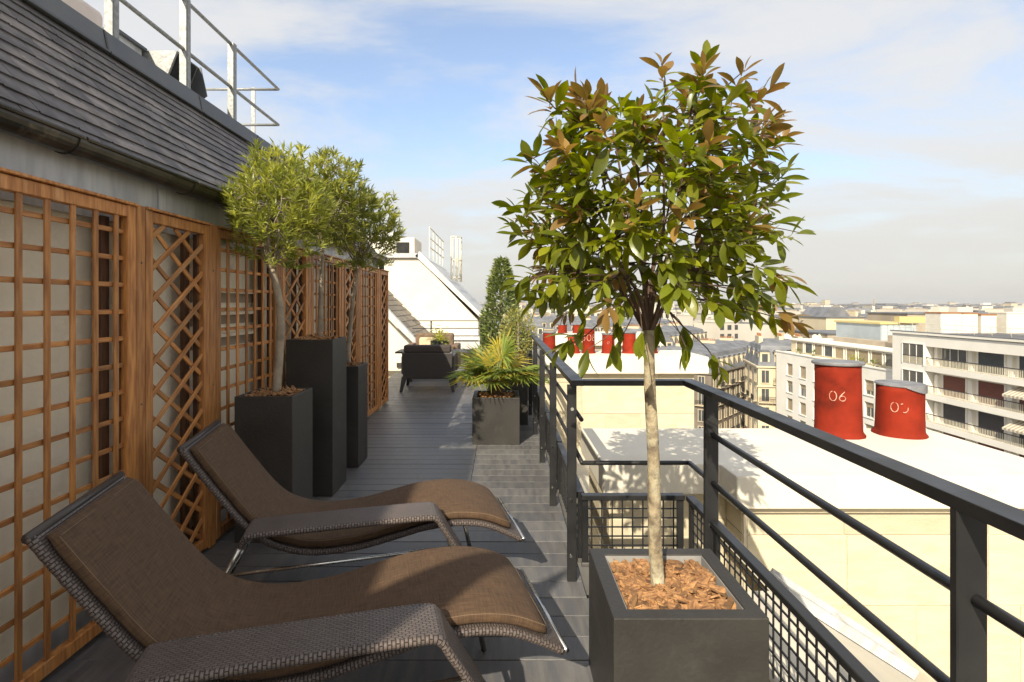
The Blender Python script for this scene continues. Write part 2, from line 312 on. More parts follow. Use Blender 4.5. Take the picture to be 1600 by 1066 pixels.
# ------------------------------------------------------------------ deck
dk = MB(); dk.box((-2.3, -2.0, -.25), (.445, 12.9, -.04)); dk.box((.447, -2.0, -.25), (1.03, 2.84, -.04))
deck = struct('deck', dk, 'dark')
def board(x0, x1, y, wd):
    b = bar_mesh(x1-x0, wd-.006, .03, 'deck', .002)
    T = TR((x0+x1)/2, y+wd/2, -.015 + rnd.uniform(-.0012, .0012)) @ frame3((1, 0, 0), (0, 1, 0)) @ Matrix.Rotation(rnd.uniform(-.003, .003), 4, 'Y')
    part('deck_board', b, None, deck, T)
y = -1.9
while y < 2.80:
    if y < 2.68: board(-1.93, 1.02, y, .16)
    else: board(-1.93, .43, y, .16)
    y += .16
y0 = y
while y < 4.0: board(-1.93, .43, y, .16); y += .16
ya = y
while y < 12.75: board(-.265, .43, y, .165); y += .165
y = ya
while y < 12.75: board(-2.28 if y > 8.3 else -1.93, -.269, y, .142); y += .142

# ------------------------------------------------------------------ house wall, gutter and roof on the left
house = thing('penthouse', 'cream plastered penthouse with slate roof and zinc gutter behind the trellis', 'house', (-1.93, 4, 0))
def hw(x, y, z): return (x+1.93, y-4, z)
def xw(s): return -1.84 + .0125*s
b = MB(); b.box(hw(-2.2, -.9, -.2), hw(-1.95, 8.22, 2.16)); part('plaster_wall', b, 'plaster', house)
b = MB(); b.box(hw(-1.95, -.9, -.02), hw(-1.93, 8.2, .10)); part('wall_plinth', b, 'zinc', house)
for k, z in enumerate((1.55, 1.40, 1.25)):    # the three vent slots behind the third panel
    wbox('vent_slot', (-1.955, 3.36, z-.045), (-1.944, 4.22, z+.045), 'tanf', house)
    b = MB(); b.prism([(0, 0, 0), (.05, 0, -.012), (.05, 0, -.03), (0, 0, -.018)], (0, .9, 0)); part('vent_louvre', b, 'plaster', house, TR(-1.944, 3.34, z+.05), True)
y = -.9; k = 0
while y < 8.2:
    l = min(1.95, 8.2-y)
    wbox('zinc_fascia', (-1.935, y+.003, 1.90), (-1.91+.003*(k % 2), y+l-.003, 2.2), 'zinc', house)
    wbox('fascia_joint_strip', (-1.912, y+l-.03, 1.90), (-1.898, y+l+.03, 2.18), 'zinc', house)
    wbox('fascia_drip', (-1.925, y, 1.975), (-1.885, y+l-.004, 1.99), 'gutter', house)
    y += l; k += 1
# half-round gutter in lengths with collars
GX, GZ, GR = -1.835, 2.195, .066
def gut(y0, y1, r, name):
    b = MB(); n = 12; rings = []
    for yy in (y0, y1):
        rings.append([hw(GX + r*math.cos(PI + PI*k/n), yy, GZ + r*math.sin(PI + PI*k/n)) for k in range(n+1)] + [hw(GX + (r-.006)*math.cos(2*PI - PI*k/n), yy, GZ + .002 + (r-.006)*math.sin(2*PI - PI*k/n)) for k in range(n+1)])
    b.loft(rings); return part(name, b, 'gutter', house, smooth=False)
ys = [-.9, .62, 1.45, 2.28, 3.12, 3.95, 4.8, 5.65, 6.5, 7.35, 8.22]
for a, c in zip(ys, ys[1:]):
    gut(a+.004, c-.004, GR, 'gutter')
    gut(c-.03, c+.012, GR+.005, 'gutter_collar')
    b = MB(); b.tube([(0, a-c+.006, 0), (0, -.006, 0)], .011, 8); part('gutter_bead', b, 'gutter', house, TR(GX+GR, c, GZ+.004), True)
rod('downpipe', [(GX, 8.16, 2.14), (GX, 8.18, 1.95), (-1.80, 8.2, 1.8), (-1.80, 8.2, .02)], .04, 'gutter', house)
# slated slope
ANG = math.radians(52); RX0, RZ0 = -1.87, 2.215; EXP = .097; NC = 12
ca, sa = math.cos(ANG), math.sin(ANG)
def rp(u, y, n=0): return Vector((RX0 - u*ca + n*sa, y, RZ0 + u*sa + n*ca))
b = MB(); b.add([hw(*rp(-.02, -.9, -.02)), hw(*rp(-.02, 8.25, -.02)), hw(*rp(1.2, 8.25, -.02)), hw(*rp(1.2, -.9, -.02)), hw(*rp(-.02, -.9, -.06)), hw(*rp(-.02, 8.25, -.06)), hw(*rp(1.2, 8.25, -.06)), hw(*rp(1.2, -.9, -.06))], [(0,1,2,3),(7,6,5,4),(0,4,5,1),(1,5,6,2),(2,6,7,3),(3,7,4,0)])
roof = part('slate_roof', b, 'dark', house)
SW = .21
slm = []
for k in range(6):
    r_ = random.Random(k); b = MB(); h = .17
    w2 = SW/2-.0015; c = r_.uniform(0, .012)
    b.prism([(-w2, 0, 0), (w2-c, r_.uniform(0, .003), 0), (w2, c, 0), (w2, h, 0), (-w2, h, 0)], (0, 0, .006+r_.uniform(0, .002))); slm.append(b)
slme = [q.mesh('slate', 'slate') for q in slm]
BAS = Matrix(((0, -ca, sa, 0), (1, 0, 0, 0), (0, sa, ca, 0), (0, 0, 0, 1)))  # local x along y, local y up the slope
allsl = []
for i in range(NC):
    y = -.9 + (SW/2 if i % 2 else 0)
    while y < 8.2:
        T = TR(*rp(i*EXP, y, -.014)) @ BAS @ Matrix.Rotation(-.082 + rnd.uniform(-.008, .008), 4, 'X') @ TR(0, 0, .012) @ Matrix.Rotation(rnd.uniform(-.012, .012), 4, 'Z')
        T = T @ TR(0, rnd.uniform(-.003, .003), 0)
        allsl.append((abs(y-1.9-i*.12) if y > 1.4 else 9+abs(y), T, rnd.randrange(6))); y += SW
allsl.sort(key=lambda q: q[0])
for d, T, k in allsl[:300]: part('slate', slme[k], None, roof, T, True)
b = MB(); iw = W[roof.name].inverted()
for d, T, k in allsl[300:]: b.add([iw @ T @ Vector(p) for p in slm[k].v], slm[k].f)
part('slate_field', b, 'slate', roof, kind='stuff')
# lead band along the top
y = -.9
UB = NC*EXP - .01
while y < 8.2:
    l = min(1.1, 8.22-y)
    b = MB(); e = rp(UB, 0, .02)
    b.prism([(0, 0, 0), (-.03, 0, .145), (-.34, 0, .158), (-.34, 0, .13), (-.06, 0, .11), (-.05, 0, -.02)], (0, l-.006, 0))
    part('ridge_band', b, 'band', house, TR(e.x, y+.003, e.z), True)
    b = MB(); b.tube([(0, 0, 0), (0, l-.008, 0)], .012, 6); part('band_roll', b, 'band', house, TR(e.x+.008, y+.004, e.z-.002), True)
    b = MB(); b.prism([(.004, -.009, 0), (-.026, -.009, .145), (-.036, -.009, .145), (-.006, -.009, 0)], (0, .018, 0)); part('band_clip', b, 'gutter', house, TR(e.x, y, e.z), True)
    y += l
b = MB(); b.box(hw(-6.5, -.9, 3.05), hw(-2.93, 8.2, 3.20)); b.box(hw(-6.5, -.9, -.2), hw(-2.3, 8.2, 2.1)); part('flat_roof', b, 'zinc', house)
# unseen taller block behind the camera, shaped to cast shade over the trellis side
blk = thing('shade_block', 'tall cream rendered unseen block with zinc roof shading the terrace from behind', 'building', (-5, -3, 0))
b = MB(); b.prism([(x+5, 0, z) for x, z in ((-2.25, -.2), (-2.25, 3.9), (-2.78, 5.0), (-2.9, 5.25), (-9, 5.25), (-9, -.2))], (0, -5, 0)); part('shade_block_wall', b, 'plaster', blk, TR(0, 2, 0))
b = MB(); b.prism([(2.75, 0.96, 3.48), (2.75, .12, 3.48), (3.63, 1.65, 3.48)], (0, 0, .04)); part('shadow_slab', b, 'zinc', blk)  # unseen triangular slab, shaped to cast the shade band across the near lounger

# roof safety rail and rooftop kit
rr = thing('roof_guardrail', 'galvanised steel guardrail along the edge of the slate roof', 'guardrail', (-2.75, 5, 3.2))
RXX = -2.75
for yy in (1.2, 2.05, 2.9, 3.756, 4.63, 5.44, 6.3): 
    if yy < 6.2: bar('rail_post', (RXX, yy, 3.19), (RXX, yy, 4.135), .062, .012, 'galv', rr, (1, 0, 0)); bar('post_flange', (RXX+.031, yy+.03, 3.19), (RXX+.031, yy+.03, 4.135), .05, .008, 'galv', rr, (0, 1, 0))
rod('handrail', [(RXX, .9, 4.126), (RXX, 6.6, 4.126)], .017, 'galv', rr)
rod('mid_rail', [(RXX, .9, 3.69), (RXX, 6.6, 3.69)], .017, 'galv', rr)
rod('end_handrail', [(RXX, 6.6, 4.126), (-3.9, 6.6, 4.126)], .017, 'galv', rr)
rod('end_mid_rail', [(RXX, 6.6, 3.69), (-3.9, 6.6, 3.69)], .017, 'galv', rr)
bar('rail_post', (-3.06, 6.6, 3.19), (-3.06, 6.6, 4.15), .05, .012, 'galv', rr, (1, 0, 0))
vt = thing('roof_vent', 'grey zinc vent box with a slanted dark hood on the flat roof', 'vent', (-3.35, 4.75, 3.2))
b = MB(); b.box((-.20, -.27, 0), (.13, .05, .56)); part('vent_box', b, 'zinc', vt)
b = MB(); b.box((-.24, -.30, .56), (.16, .08, .585)); part('vent_lid', b, 'band', vt)
b = MB(); b.prism([(-.1, .09, .12), (.24, .09, .12), (.42, .09, .575), (-.1, .09, .575)], (0, .34, 0)); part('vent_hood', b, 'galv', vt)
b = MB(); b.prism([(.246, .12, .14), (.256, .12, .14), (.424, .12, .56), (.414, .12, .56)], (0, .28, 0)); part('hood_louvre', b, 'dark', vt)
b = MB(); b.prism([(.25, .435, .12), (.50, .435, .30), (.44, .435, .575), (.25, .435, .575)], (0, .012, 0)); part('hood_flap', b, 'band', vt)
ch = thing('roof_chimney', 'pale pink rendered chimney with rounded top at the upper left roof edge', 'chimney', (-3.95, 4.75, 3.2))
b = MB(); b.box((-.42, -.3, 0), (.22, .3, 1.02)); part('chimney_body', b, mat('pink_render', (.78, .68, .62), (.7, .6, .54), scale=3, rough=.9), ch, bevel=.05)
b = MB(); b.box((-.3, -.2, 1.02), (.1, .2, 1.06)); part('chimney_top', b, 'zinc', ch)

# ------------------------------------------------------------------ wooden trellis
def wp(s, off, z): return Vector((xw(s)+off, s, z))
WD = Vector((.0125, 1, 0)).normalized(); WN = Vector((1, -.0125, 0))
TT, TB = 1.97, .03
tf = thing('trellis_fence', 'long honey-brown wooden trellis along the left house wall', 'trellis', tuple(wp(0, 0, 0)))
def trellis(s0, s1, kind, label):
    sw = .055; o = wp((s0+s1)/2, 0, 0); b = MB(); inv = TR(*-o)
    def fr(p0, p1, wd, th, xd):
        T = inv @ TR(*((p0+p1)/2)) @ frame3(p1-p0, xd); g = bar_mesh((p1-p0).length, wd, th, 'wood')
        b.add([T @ v.co for v in g.vertices], [tuple(p.vertices) for p in g.polygons])
    for s in (s0+sw/2, s1-sw/2): fr(wp(s, 0, TB), wp(s, 0, TT), sw, .042, WD)
    fr(wp(s0+sw, 0, TT-.03), wp(s1-sw, 0, TT-.03), .056, .040, (0, 0, 1)); fr(wp(s0+sw, 0, TB+.03), wp(s1-sw, 0, TB+.03), .056, .040, (0, 0, 1))
    fr(wp(s0, .004, TT+.008), wp(s1, .004, TT+.008), .06, .014, WN)
    t = part('panel_frame', b, 'wood', tf, TR(*o), True, label=label)
    a, c = s0+sw, s1-sw; lo, hi = TB+.06, TT-.06
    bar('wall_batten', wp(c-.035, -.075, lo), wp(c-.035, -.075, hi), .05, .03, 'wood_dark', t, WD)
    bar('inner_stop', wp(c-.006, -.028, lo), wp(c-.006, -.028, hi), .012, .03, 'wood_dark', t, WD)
    if kind == 'square':
        n = 6; st = (c-a)/(n+.35)
        for i in range(1, n+1):
            bar('slat', wp(a+i*st-.02, .009, lo-.03), wp(a+i*st-.02, .009, hi+.03), .027, .011, 'wood', t, WD)
        m = 14; sz = (hi-lo)/(m+.3)
        for i in range(1, m+1):
            z = lo + i*sz - .03
            bar('slat', wp(a-.004, -.004, z), wp(c+.004, -.004, z), .022, .011, 'wood', t, (0, 0, 1))
    else:
        tn = math.tan(math.radians(36)); wv = c-a; step = .163
        for sg in (1, -1):
            z = lo - wv*tn - .04 if sg > 0 else lo + .02
            while z < hi + wv*tn:
                def at_(q): return (q-z)/(sg*tn)
                lim = sorted((at_(lo), at_(hi))); u0 = max(0, lim[0]); u1 = min(wv, lim[1])
                if u1-u0 > .03:
                    off = .008 if sg > 0 else -.004
                    bar('slat', wp(a+u0, off, z+sg*tn*u0), wp(a+u1, off, z+sg*tn*u1), .027, .011, 'wood', t, WN.cross(Vector((0, math.cos(.62), sg*math.sin(.62)))))
                z += step
    return t
PAN = [(1.722, 2.622, 'square', 'square-grid trellis panel nearest the camera behind the near lounger head'),
       (2.695, 3.264, 'diamond', 'diamond trellis panel nearest the camera behind the far lounger head'),
       (3.342, 4.240, 'square', 'square-grid trellis panel with dark vent slots behind the low grey-trunk tree'),
       (4.320, 4.870, 'diamond', 'diamond trellis panel partly hidden behind the tallest black planter'),
       (4.960, 5.820, 'square', 'square-grid trellis panel just right of the tallest planter trunk'),
       (5.950, 6.460, 'diamond', 'narrow diamond trellis panel behind the trunk of the third small tree'),
       (6.580, 7.480, 'square', 'farthest square-grid trellis panel beyond the three black planters'),
       (7.610, 8.110, 'diamond', 'last diamond trellis panel at the far corner of the wall'),
       (1.070, 1.642, 'diamond', 'diamond trellis panel just outside the left edge of the view'),
       (.09, .99, 'square', 'square-grid trellis panel beside the camera position')]
for p in PAN: trellis(*p)
PL = ['square wooden post between the nearest square-grid and nearest diamond trellis', 'wooden post between the nearest diamond trellis and the vent-slot trellis',
      'wooden post behind the low tree trunk by the tallest planter', 'wooden post left of the tallest planter trunk', 'wooden post just right of the middle tree trunk',
      'wooden post right of the third tree trunk', 'wooden post before the last narrow diamond trellis', 'wooden post left of the nearest square-grid trellis', 'wooden post beside the camera position']
for (a, c), lab in zip(((2.622, 2.695), (3.264, 3.342), (4.24, 4.32), (4.87, 4.96), (5.82, 5.95), (6.46, 6.58), (7.48, 7.61), (1.642, 1.722), (.99, 1.07)), PL):
    s = (a+c)/2
    t = bar('trellis_post', wp(s, -.004, .01), wp(s, -.004, TT+.012), min(.078, c-a-.006), .05, 'wood', tf, WD, .006); t['label'] = lab
    for z in (.35, 1.0, 1.7):
        b = MB(); b.tube([(0, 0, 0), (.004, 0, 0)], .005, 8); part('screw_head', b, 'ironlight', t, TR(*wp(s, .0212, z)), True)

# ------------------------------------------------------------------ zinc eaves, own facade, ground
b = MB(); zl = -.03; YE = 4.7
b.add([(.4, 2.86, -1.0), (1.42, 2.86, -1.0), (1.42, 14, -1.0), (.4, 14, -1.0)], [(0, 1, 2, 3)])
b.add([(1.035, -3, zl), (1.42, -3, zl), (1.42, 2.86, zl), (1.035, 2.86, zl)], [(0, 1, 2, 3)])
b.add([(1.42, -3, zl), (4.6, -3, zl-.64*3.18), (4.6, YE, zl-.64*3.18), (1.42, YE, zl)], [(0, 1, 2, 3)])
b.add([(1.42, YE, -1.0), (4.6, YE, zl-.64*3.18), (4.6, 14, zl-.64*3.18), (1.42, 14, -1.0)], [(0, 1, 2, 3)])
b.add([(1.42, YE, -1.0), (1.42, YE, zl), (4.6, YE, zl-.64*3.18)], [(0, 1, 2)])
struct('zinc_eaves', b, 'zincroof')
own = thing('apartment_block', 'cream stone street facade of the building below the terrace', 'building', (0, 4, -27))
b = MB(); b.box((-9, -20, 0), (4.5, 9.5, 24.7)); b.box((-9, 9.5, 0), (4.5, 20, 24.7)); part('facade_wall', b, 'cream', own)
b = MB(); b.box((-9, -20, 24.7), (.44, 8.9, 26.74)); part('attic_floor', b, 'cream', own)
wbox('deck_edge', (.446, -2, -.30), (1.034, 2.855, -.256), 'zincroof', own); wbox('deck_fascia', (1.036, -2, -.30), (1.06, 2.86, -.028), 'zincroof', own); wbox('terrace_wall', (.3, 2.845, -1.2), (1.034, 2.86, -.05), 'stone', own)
gr = MB(); gr.add([(-9000, -9000, -27), (9000, -9000, -27), (9000, 9000, -27), (-9000, 9000, -27)], [(0, 1, 2, 3)])
struct('ground', gr, 'cityground')
st = MB(); st.add([(4.5, -200, -26.99), (44.5, -200, -26.99), (44.5, 92, -26.99), (4.5, 92, -26.99)], [(0, 1, 2, 3)])
f = Vector((.67, .742, 0)); nn = Vector((.742, -.67, 0)); c0 = Vector((36, 88, -26.985))
st.add([c0, c0+nn*12, c0+nn*12+f*160, c0+f*160], [(0, 1, 2, 3)]); struct('street', st, 'asphalt')

# ------------------------------------------------------------------ railing
ra = thing('terrace_railing', 'dark grey iron terrace railing with wire mesh lower panels', 'railing', (.4, 2.9, 0))
XL, XR, YJ = .40, 1.0, 2.89
def rpost(x, y, wd=.05, z1=1.06):
    bar('post', (x, y, -.06), (x, y, z1), wd, .022, 'iron', ra, (1, 0, 0))
    for z in (.14, .44):
        b = MB(); b.tube([(0, 0, 0), (0, -.006, 0)], .008, 8); part('bolt', b, 'steel', ra, TR(x-.006, y-.011, z), True)
LP = [2.905 + 1.08*k for k in range(10)]
for y in LP: rpost(.375, y)
for y in (2.57, 1.15, -.27): rpost(XR-.003, y, .066)
b = MB(); b.tube([(0, .001, 0), (0, -.004, 0)], .009, 12); part('plug', b, 'liner', ra, TR(.376, 2.894, .93), True)
wbox('top_rail', (.366, YJ-.035, 1.06), (.436, 12.8, 1.09), 'iron', ra, .002)
wbox('top_rail', (.4365, YJ-.035, 1.0605), (.963, YJ+.035, 1.0895), 'iron', ra, .002)
wbox('top_rail', (.9635, -1.6, 1.06), (1.032, YJ+.035, 1.09), 'iron', ra, .002)
XT = .428
for z, nm in ((.87, 'upper_tube'), (.642, 'lower_tube')):
    rod(nm, [(XT, YJ+.02 if z > .8 else YJ, z), (XT, 12.8, z)], .0125, 'iron', ra)
    rod(nm, [(XR+.005, YJ-.30 if z > .8 else YJ, z), (XR+.005, -1.6, z)], .0135, 'iron', ra)
rod('lower_tube', [(XT, YJ, .642), (XR, YJ, .642)], .0125, 'iron', ra)
def meshpanel(p0, p1, nx):
    p0, p1 = Vector(p0), Vector(p1); d = (p1-p0); ln = d.length; d.normalize(); nrm = d.cross(Vector((0, 0, 1)))
    z0, z1 = .10, .445
    bar('mesh_top_bar', p0+Vector((0, 0, .46)), p1+Vector((0, 0, .46)), .045, .028, 'iron', ra, nrm)
    bar('mesh_bottom_bar', p0+Vector((0, 0, .10)), p1+Vector((0, 0, .10)), .035, .022, 'ironlight', ra, nrm)
    bar('mesh_stile', p0+d*.02+Vector((0, 0, .112)), p0+d*.02+Vector((0, 0, .445)), .035, .02, 'iron', ra, d)
    bar('mesh_stile', p1-d*.02+Vector((0, 0, .112)), p1-d*.02+Vector((0, 0, .445)), .035, .02, 'iron', ra, d)
    b = MB(); o = Vector(ra.location); n = max(2, int(round(ln/.055)))
    for i in range(1, n):
        q = p0 + d*(ln*i/n) - o; T = TR(q.x, q.y, (z0+z1)/2) @ frame3((0, 0, 1), d); b.box((-.0035, -.0025, -(z1-z0)/2), (.0035, .0025, (z1-z0)/2), T=T)
    for i in range(1, 7):
        q = (p0+p1)/2 - o; T = TR(q.x, q.y, z0+(z1-z0)*i/7) @ frame3(d, (0, 0, 1)); b.box((-.0035, -.004, -ln/2), (.0035, .001, ln/2), T=T)
    part('wire_mesh', b, 'iron', ra, kind='stuff')
for a, c in zip(LP, LP[1:]): meshpanel((.425, c-.03, 0), (.425, a+.02, 0), 0)
meshpanel((.425, YJ, 0), (.975, YJ, 0), 0)
meshpanel((XR+.002, YJ-.02, 0), (XR+.002, 2.60, 0), 0)
meshpanel((XR+.004, 2.54, 0), (XR+.004, 1.17, 0), 0)
meshpanel((XR+.004, 1.13, 0), (XR+.004, -.25, 0), 0)
# railing across the far end
er = thing('end_railing', 'thin black railing across the far end of the terrace', 'railing', (-1, 12.85, 0))
for z in (1.08, .9, .72): bar('rail', (-2.15, 12.85, z), (.42, 12.85, z), .035, .02, 'iron', er, (0, 1, 0))
for x in (-1.7, -.52, .38): bar('post', (x, 12.83, -.03), (x, 12.83, 1.07), .035, .02, 'iron', er, (1, 0, 0))

# ------------------------------------------------------------------ chimneys beyond the railing
DIG = {'0': [[(.5+.42*math.sin(a)*1.0, .5+.5*math.cos(a)) for a in [2*PI*k/14+.3 for k in range(14)]]],
       '6': [[(.78, 1.0), (.45, .72), (.2, .45)], [(.5+.36*math.sin(a), .3+.26*math.cos(a)) for a in [2*PI*k/12 for k in range(13)]]],
       '4': [[(.7, 0), (.7, 1), (.1, .35), (.9, .35)]],
       '5': [[(.85, 1), (.25, 1), (.22, .55), (.6, .6), (.8, .32), (.55, .02), (.2, .1)]],
       '8': [[(.5+.28*math.sin(a), .75+.24*math.cos(a)) for a in [2*PI*k/10 for k in range(11)]], [(.5+.36*math.sin(a), .26+.26*math.cos(a)) for a in [2*PI*k/10 for k in range(11)]]],
       'c': [[(.5+.4*math.sin(a), .45+.42*math.cos(a)) for a in (1.3, 1.7, 2.1, 2.6, 3.1, 3.5)], [(.1, .85), (.35, .95)]]}
def number(txt, r_at, z0, h, pot, face):
    b = MB(); cw = h*.78; tot = cw*len(txt)*1.08
    for i, c in enumerate(txt):
        for stroke in DIG[c]:
            P = []
            for u, v in stroke:
                s = -tot/2 + i*cw*1.08 + u*cw; z = z0 + v*h; r = r_at(z) + .0018
                a = face + s/r; P.append((r, a, z))
            for p, q in zip(P, P[1:]):
                wv = h*.042*rnd.uniform(.7, 1.25); L_ = []
                dv = Vector(((q[1]-p[1])*p[0], q[2]-p[2])); 
                if dv.length < 1e-6: continue
                pr = Vector((-dv.y, dv.x)).normalized()*wv
                for (r, a, z), sg in ((p, 1), (p, -1), (q, -1), (q, 1)):
                    aa = a + sg*pr.x/r; z2 = z + sg*pr.y; L_.append((r*math.cos(aa), r*math.sin(aa), z2))
                b.add(L_, [(0, 1, 2, 3)])
    return part('painted_number', b, 'chalk', pot)
def pot(parent, x, y, z, r, h, txt=None, lid='flat', label=None):
    prof = [(r*1.13, 0), (r*1.12, .016), (r*1.04, .028), (r*1.01, .040), (r*1.0, .06), (r*.975, h*.5), (r*.965, h*.9), (r*.97, h)]
    b = MB(); n = 28; jit = [1+rnd.uniform(-.02, .02) for _ in range(n)]
    m = len(prof); vs = [(rr*jit[k]*math.cos(2*PI*k/n), rr*jit[k]*math.sin(2*PI*k/n), zz + (.004*math.sin(3*2*PI*k/n) if i < 2 else 0)) for i, (rr, zz) in enumerate(prof) for k in range(n)]
    fs = [(i*n+k, i*n+(k+1) % n, (i+1)*n+(k+1) % n, (i+1)*n+k) for i in range(m-1) for k in range(n)] + [tuple((m-1)*n+k for k in range(n))]
    b.add(vs, fs); p = part('chimney_pot', b, 'pot', parent, TR(x, y, z) @ Matrix.Rotation(rnd.uniform(-.03, .03), 4, 'X'), True, smooth=True, label=label)
    b = MB()
    if lid == 'flat': b.lathe([(r*.98, 0), (r*1.10, .008), (r*1.115, .022), (r*1.08, .03), (.01, .034)], 24)
    else:
        b.lathe([(r*.98, 0), (r*1.03, .006), (r*1.02, .016), (.01, .02)], 24)
        for k in range(24):   # bent flap hanging over the front
            a0 = -PI*.62 + k*PI*.42/24*1.6; a1 = a0 + PI*.42/24*1.6; q = .045*math.sin(PI*(k+.5)/24)
            b.add([(r*1.03*math.cos(a0), r*1.03*math.sin(a0), .01), (r*1.03*math.cos(a1), r*1.03*math.sin(a1), .01), (r*1.04*math.cos(a1), r*1.04*math.sin(a1), -q), (r*1.04*math.cos(a0), r*1.04*math.sin(a0), -q)], [(0, 1, 2, 3)])
    part('pot_lid', b, 'lid', p, TR(0, 0, h))
    if txt:
        number(txt, lambda zz: r*(1.0 - .035*(zz-.1)/h)*1.02, h*.52, r*.45 if len(txt) < 2 or len(txt) == 2 else r*1.0, p, math.atan2(-y, -x) if len(txt) < 3 else -PI/2-.05)
    return p
def courses(parent, pts, zs, cuts, th=.05):
    """stone blocks on a wall from pts[0] to pts[1]; zs course levels, cuts block joints per course"""
    a, c = Vector(pts[0]), Vector(pts[1]); d = (c-a); ln = d.length; d.normalize(); nrm = Vector((d.y, -d.x, 0))
    for k in range(len(zs)-1):
        cs = [0] + [q for q in cuts[k % len(cuts)] if .03 < q < ln-.03] + [ln]
        for u0, u1 in zip(cs, cs[1:]):
            p = a + d*((u0+u1)/2) + nrm*(-th/2 + rnd.uniform(-.001, .002)); h = zs[k]-zs[k+1]
            b = MB(); b.box((-(u1-u0)/2+.003, -th/2, -h/2+.003), ((u1-u0)/2-.003, th/2, h/2-.003))
            part('stone_block', b, 'stone', parent, TR(p.x, p.y, (zs[k]+zs[k+1])/2) @ Matrix(((d.x, -nrm.x, 0, 0), (d.y, -nrm.y, 0, 0), (0, 0, 1, 0), (0, 0, 0, 1))), True, bevel=.003)
c1 = thing('chimney_stack', 'wide cream stone chimney with white slab and two red pots just beyond the railing', 'chimney', (2.4, 3.9, -.5))
ZS = .45
o = Vector(c1.location)
b = MB(); b.prism([Vector(p)-o for p in ((.66, 3.51, ZS-.2), (1.42, 3.51, ZS-.2), (1.42, 3.26, ZS-.2), (3.55, 3.26, ZS-.2), (3.55, 4.52, ZS-.2), (.66, 4.52, ZS-.2))], (0, 0, .2)); part('cap_slab', b, 'white', c1, bevel=.008)
b = MB(); b.prism([Vector(p)-o for p in ((.722, 3.596, -2.2), (1.502, 3.596, -2.2), (1.502, 3.346, -2.2), (3.47, 3.346, -2.2), (3.47, 4.44, -2.2), (.722, 4.44, -2.2))], (0, 0, 2.449)); part('chimney_core', b, 'mortar', c1)
b = MB(); b.prism([Vector(p)-o for p in ((.70, 3.56, ZS-.24), (1.47, 3.56, ZS-.24), (1.47, 3.31, ZS-.24), (3.51, 3.31, ZS-.24), (3.51, 4.48, ZS-.24), (.70, 4.48, ZS-.24))], (0, 0, .038)); part('slab_moulding', b, 'stone', c1)
zs = [.209, .06, -.38, -.9, -1.45, -2.0]
courses(c1, ((1.52, 3.34, 0), (3.49, 3.34, 0)), zs, [[.6, 1.5], [.62, 1.5], [.25, 1.05, 1.7], [.62, 1.5]])
courses(c1, ((.72, 3.59, 0), (1.49, 3.59, 0)), zs, [[.4], [.3], [.5]])
courses(c1, ((1.495, 3.60, 0), (1.495, 3.36, 0)), zs, [[]])
courses(c1, ((.715, 4.44, 0), (.715, 3.61, 0)), zs, [[.4], [.5]])
pot(c1, 2.70, 4.32, ZS-.005, .168, .56, '06', 'flat', 'taller red pot chalked 06 with a flat grey lid')
pot(c1, 3.19, 4.32, ZS-.005, .168, .40, '0c', 'bent', 'shorter red pot with a bent grey lid')
c2 = thing('chimney_stack', 'second cream stone chimney behind the tree with a row of numbered red pots', 'chimney', (1.9, 9.5, -.5))
o = Vector(c2.location); Z2 = .61
b = MB(); b.box(Vector((.52, 8.9, Z2-.28))-o, Vector((3.42, 10.2, Z2))-o); part('cap_slab', b, 'white', c2, bevel=.012)
b = MB(); b.box(Vector((.607, 9.028, -2.5))-o, Vector((3.2, 10.1, Z2-.281))-o); part('chimney_core', b, 'mortar', c2)
courses(c2, ((.62, 9.02, 0), (3.22, 9.02, 0)), [.329, .17, -.35, -.85, -1.35, -1.85], [[1.0, 2.0], [.72, 1.9], [1.1, 1.7, 2.3], [.5, 1.5]])
courses(c2, ((.60, 10.1, 0), (.60, 9.04, 0)), [.329, .17, -.35, -.85, -1.35], [[.5], [.3, .8]])
for x_, h, t, r in ((812, .33, None, .118), (858, .36, None, .115), (896, .30, '406', .108), (919.5, .44, '508', .112), (950.5, .33, '0', .112), (983, .36, None, .118), (1018, .33, None, .1)):
    yy = 9.62; pot(c2, (x_-785)*yy/840, yy, Z2-.004, r, h, t, 'flat')
c3 = thing('chimney_stack', 'third white-topped chimney with red pots far behind the second one', 'chimney', (1.9, 14.5, -.5))
o = Vector(c3.location)
b = MB(); b.box(Vector((1.2, 14, .40))-o, Vector((4.2, 15.2, .70))-o); part('cap_slab', b, 'white', c3)
b = MB(); b.box(Vector((1.35, 14.15, -3))-o, Vector((4.0, 15.1, .399))-o); part('chimney_body', b, 'stone', c3)
for x_ in (1.62, 2.02): pot(c3, x_, 14.5, .695, .12, .22)
sk = thing('skylight', 'low zinc-framed skylight on the sloping eaves beside the chimney', 'skylight', (1.9, 3.05, -.2))
def slz(x): return -.03-.64*(x-1.42)
T = TR(1.88, 3.02, slz(1.88)) @ Matrix.Rotation(math.atan(.64), 4, 'Y')
b = MB(); b.box((-.42, -.10, .005), (.42, -.082, .06)); b.box((-.42, .082, .005), (.42, .10, .075)); b.box((-.42, -.0815, .005), (-.40, .0815, .06)); b.box((.40, -.0815, .005), (.42, .0815, .06)); b.box((-.01, -.0815, .005), (.01, .0815, .058)); part('skylight_frame', b, 'zinc', sk, T, True)
for a in (-.399, .011):
    b = MB(); b.box((a, -.081, .035), (a+.388, .081, .04)); part('skylight_pane', b, glass_mat('skylight_glass', (.5, .53, .52), .12), sk, T, True)

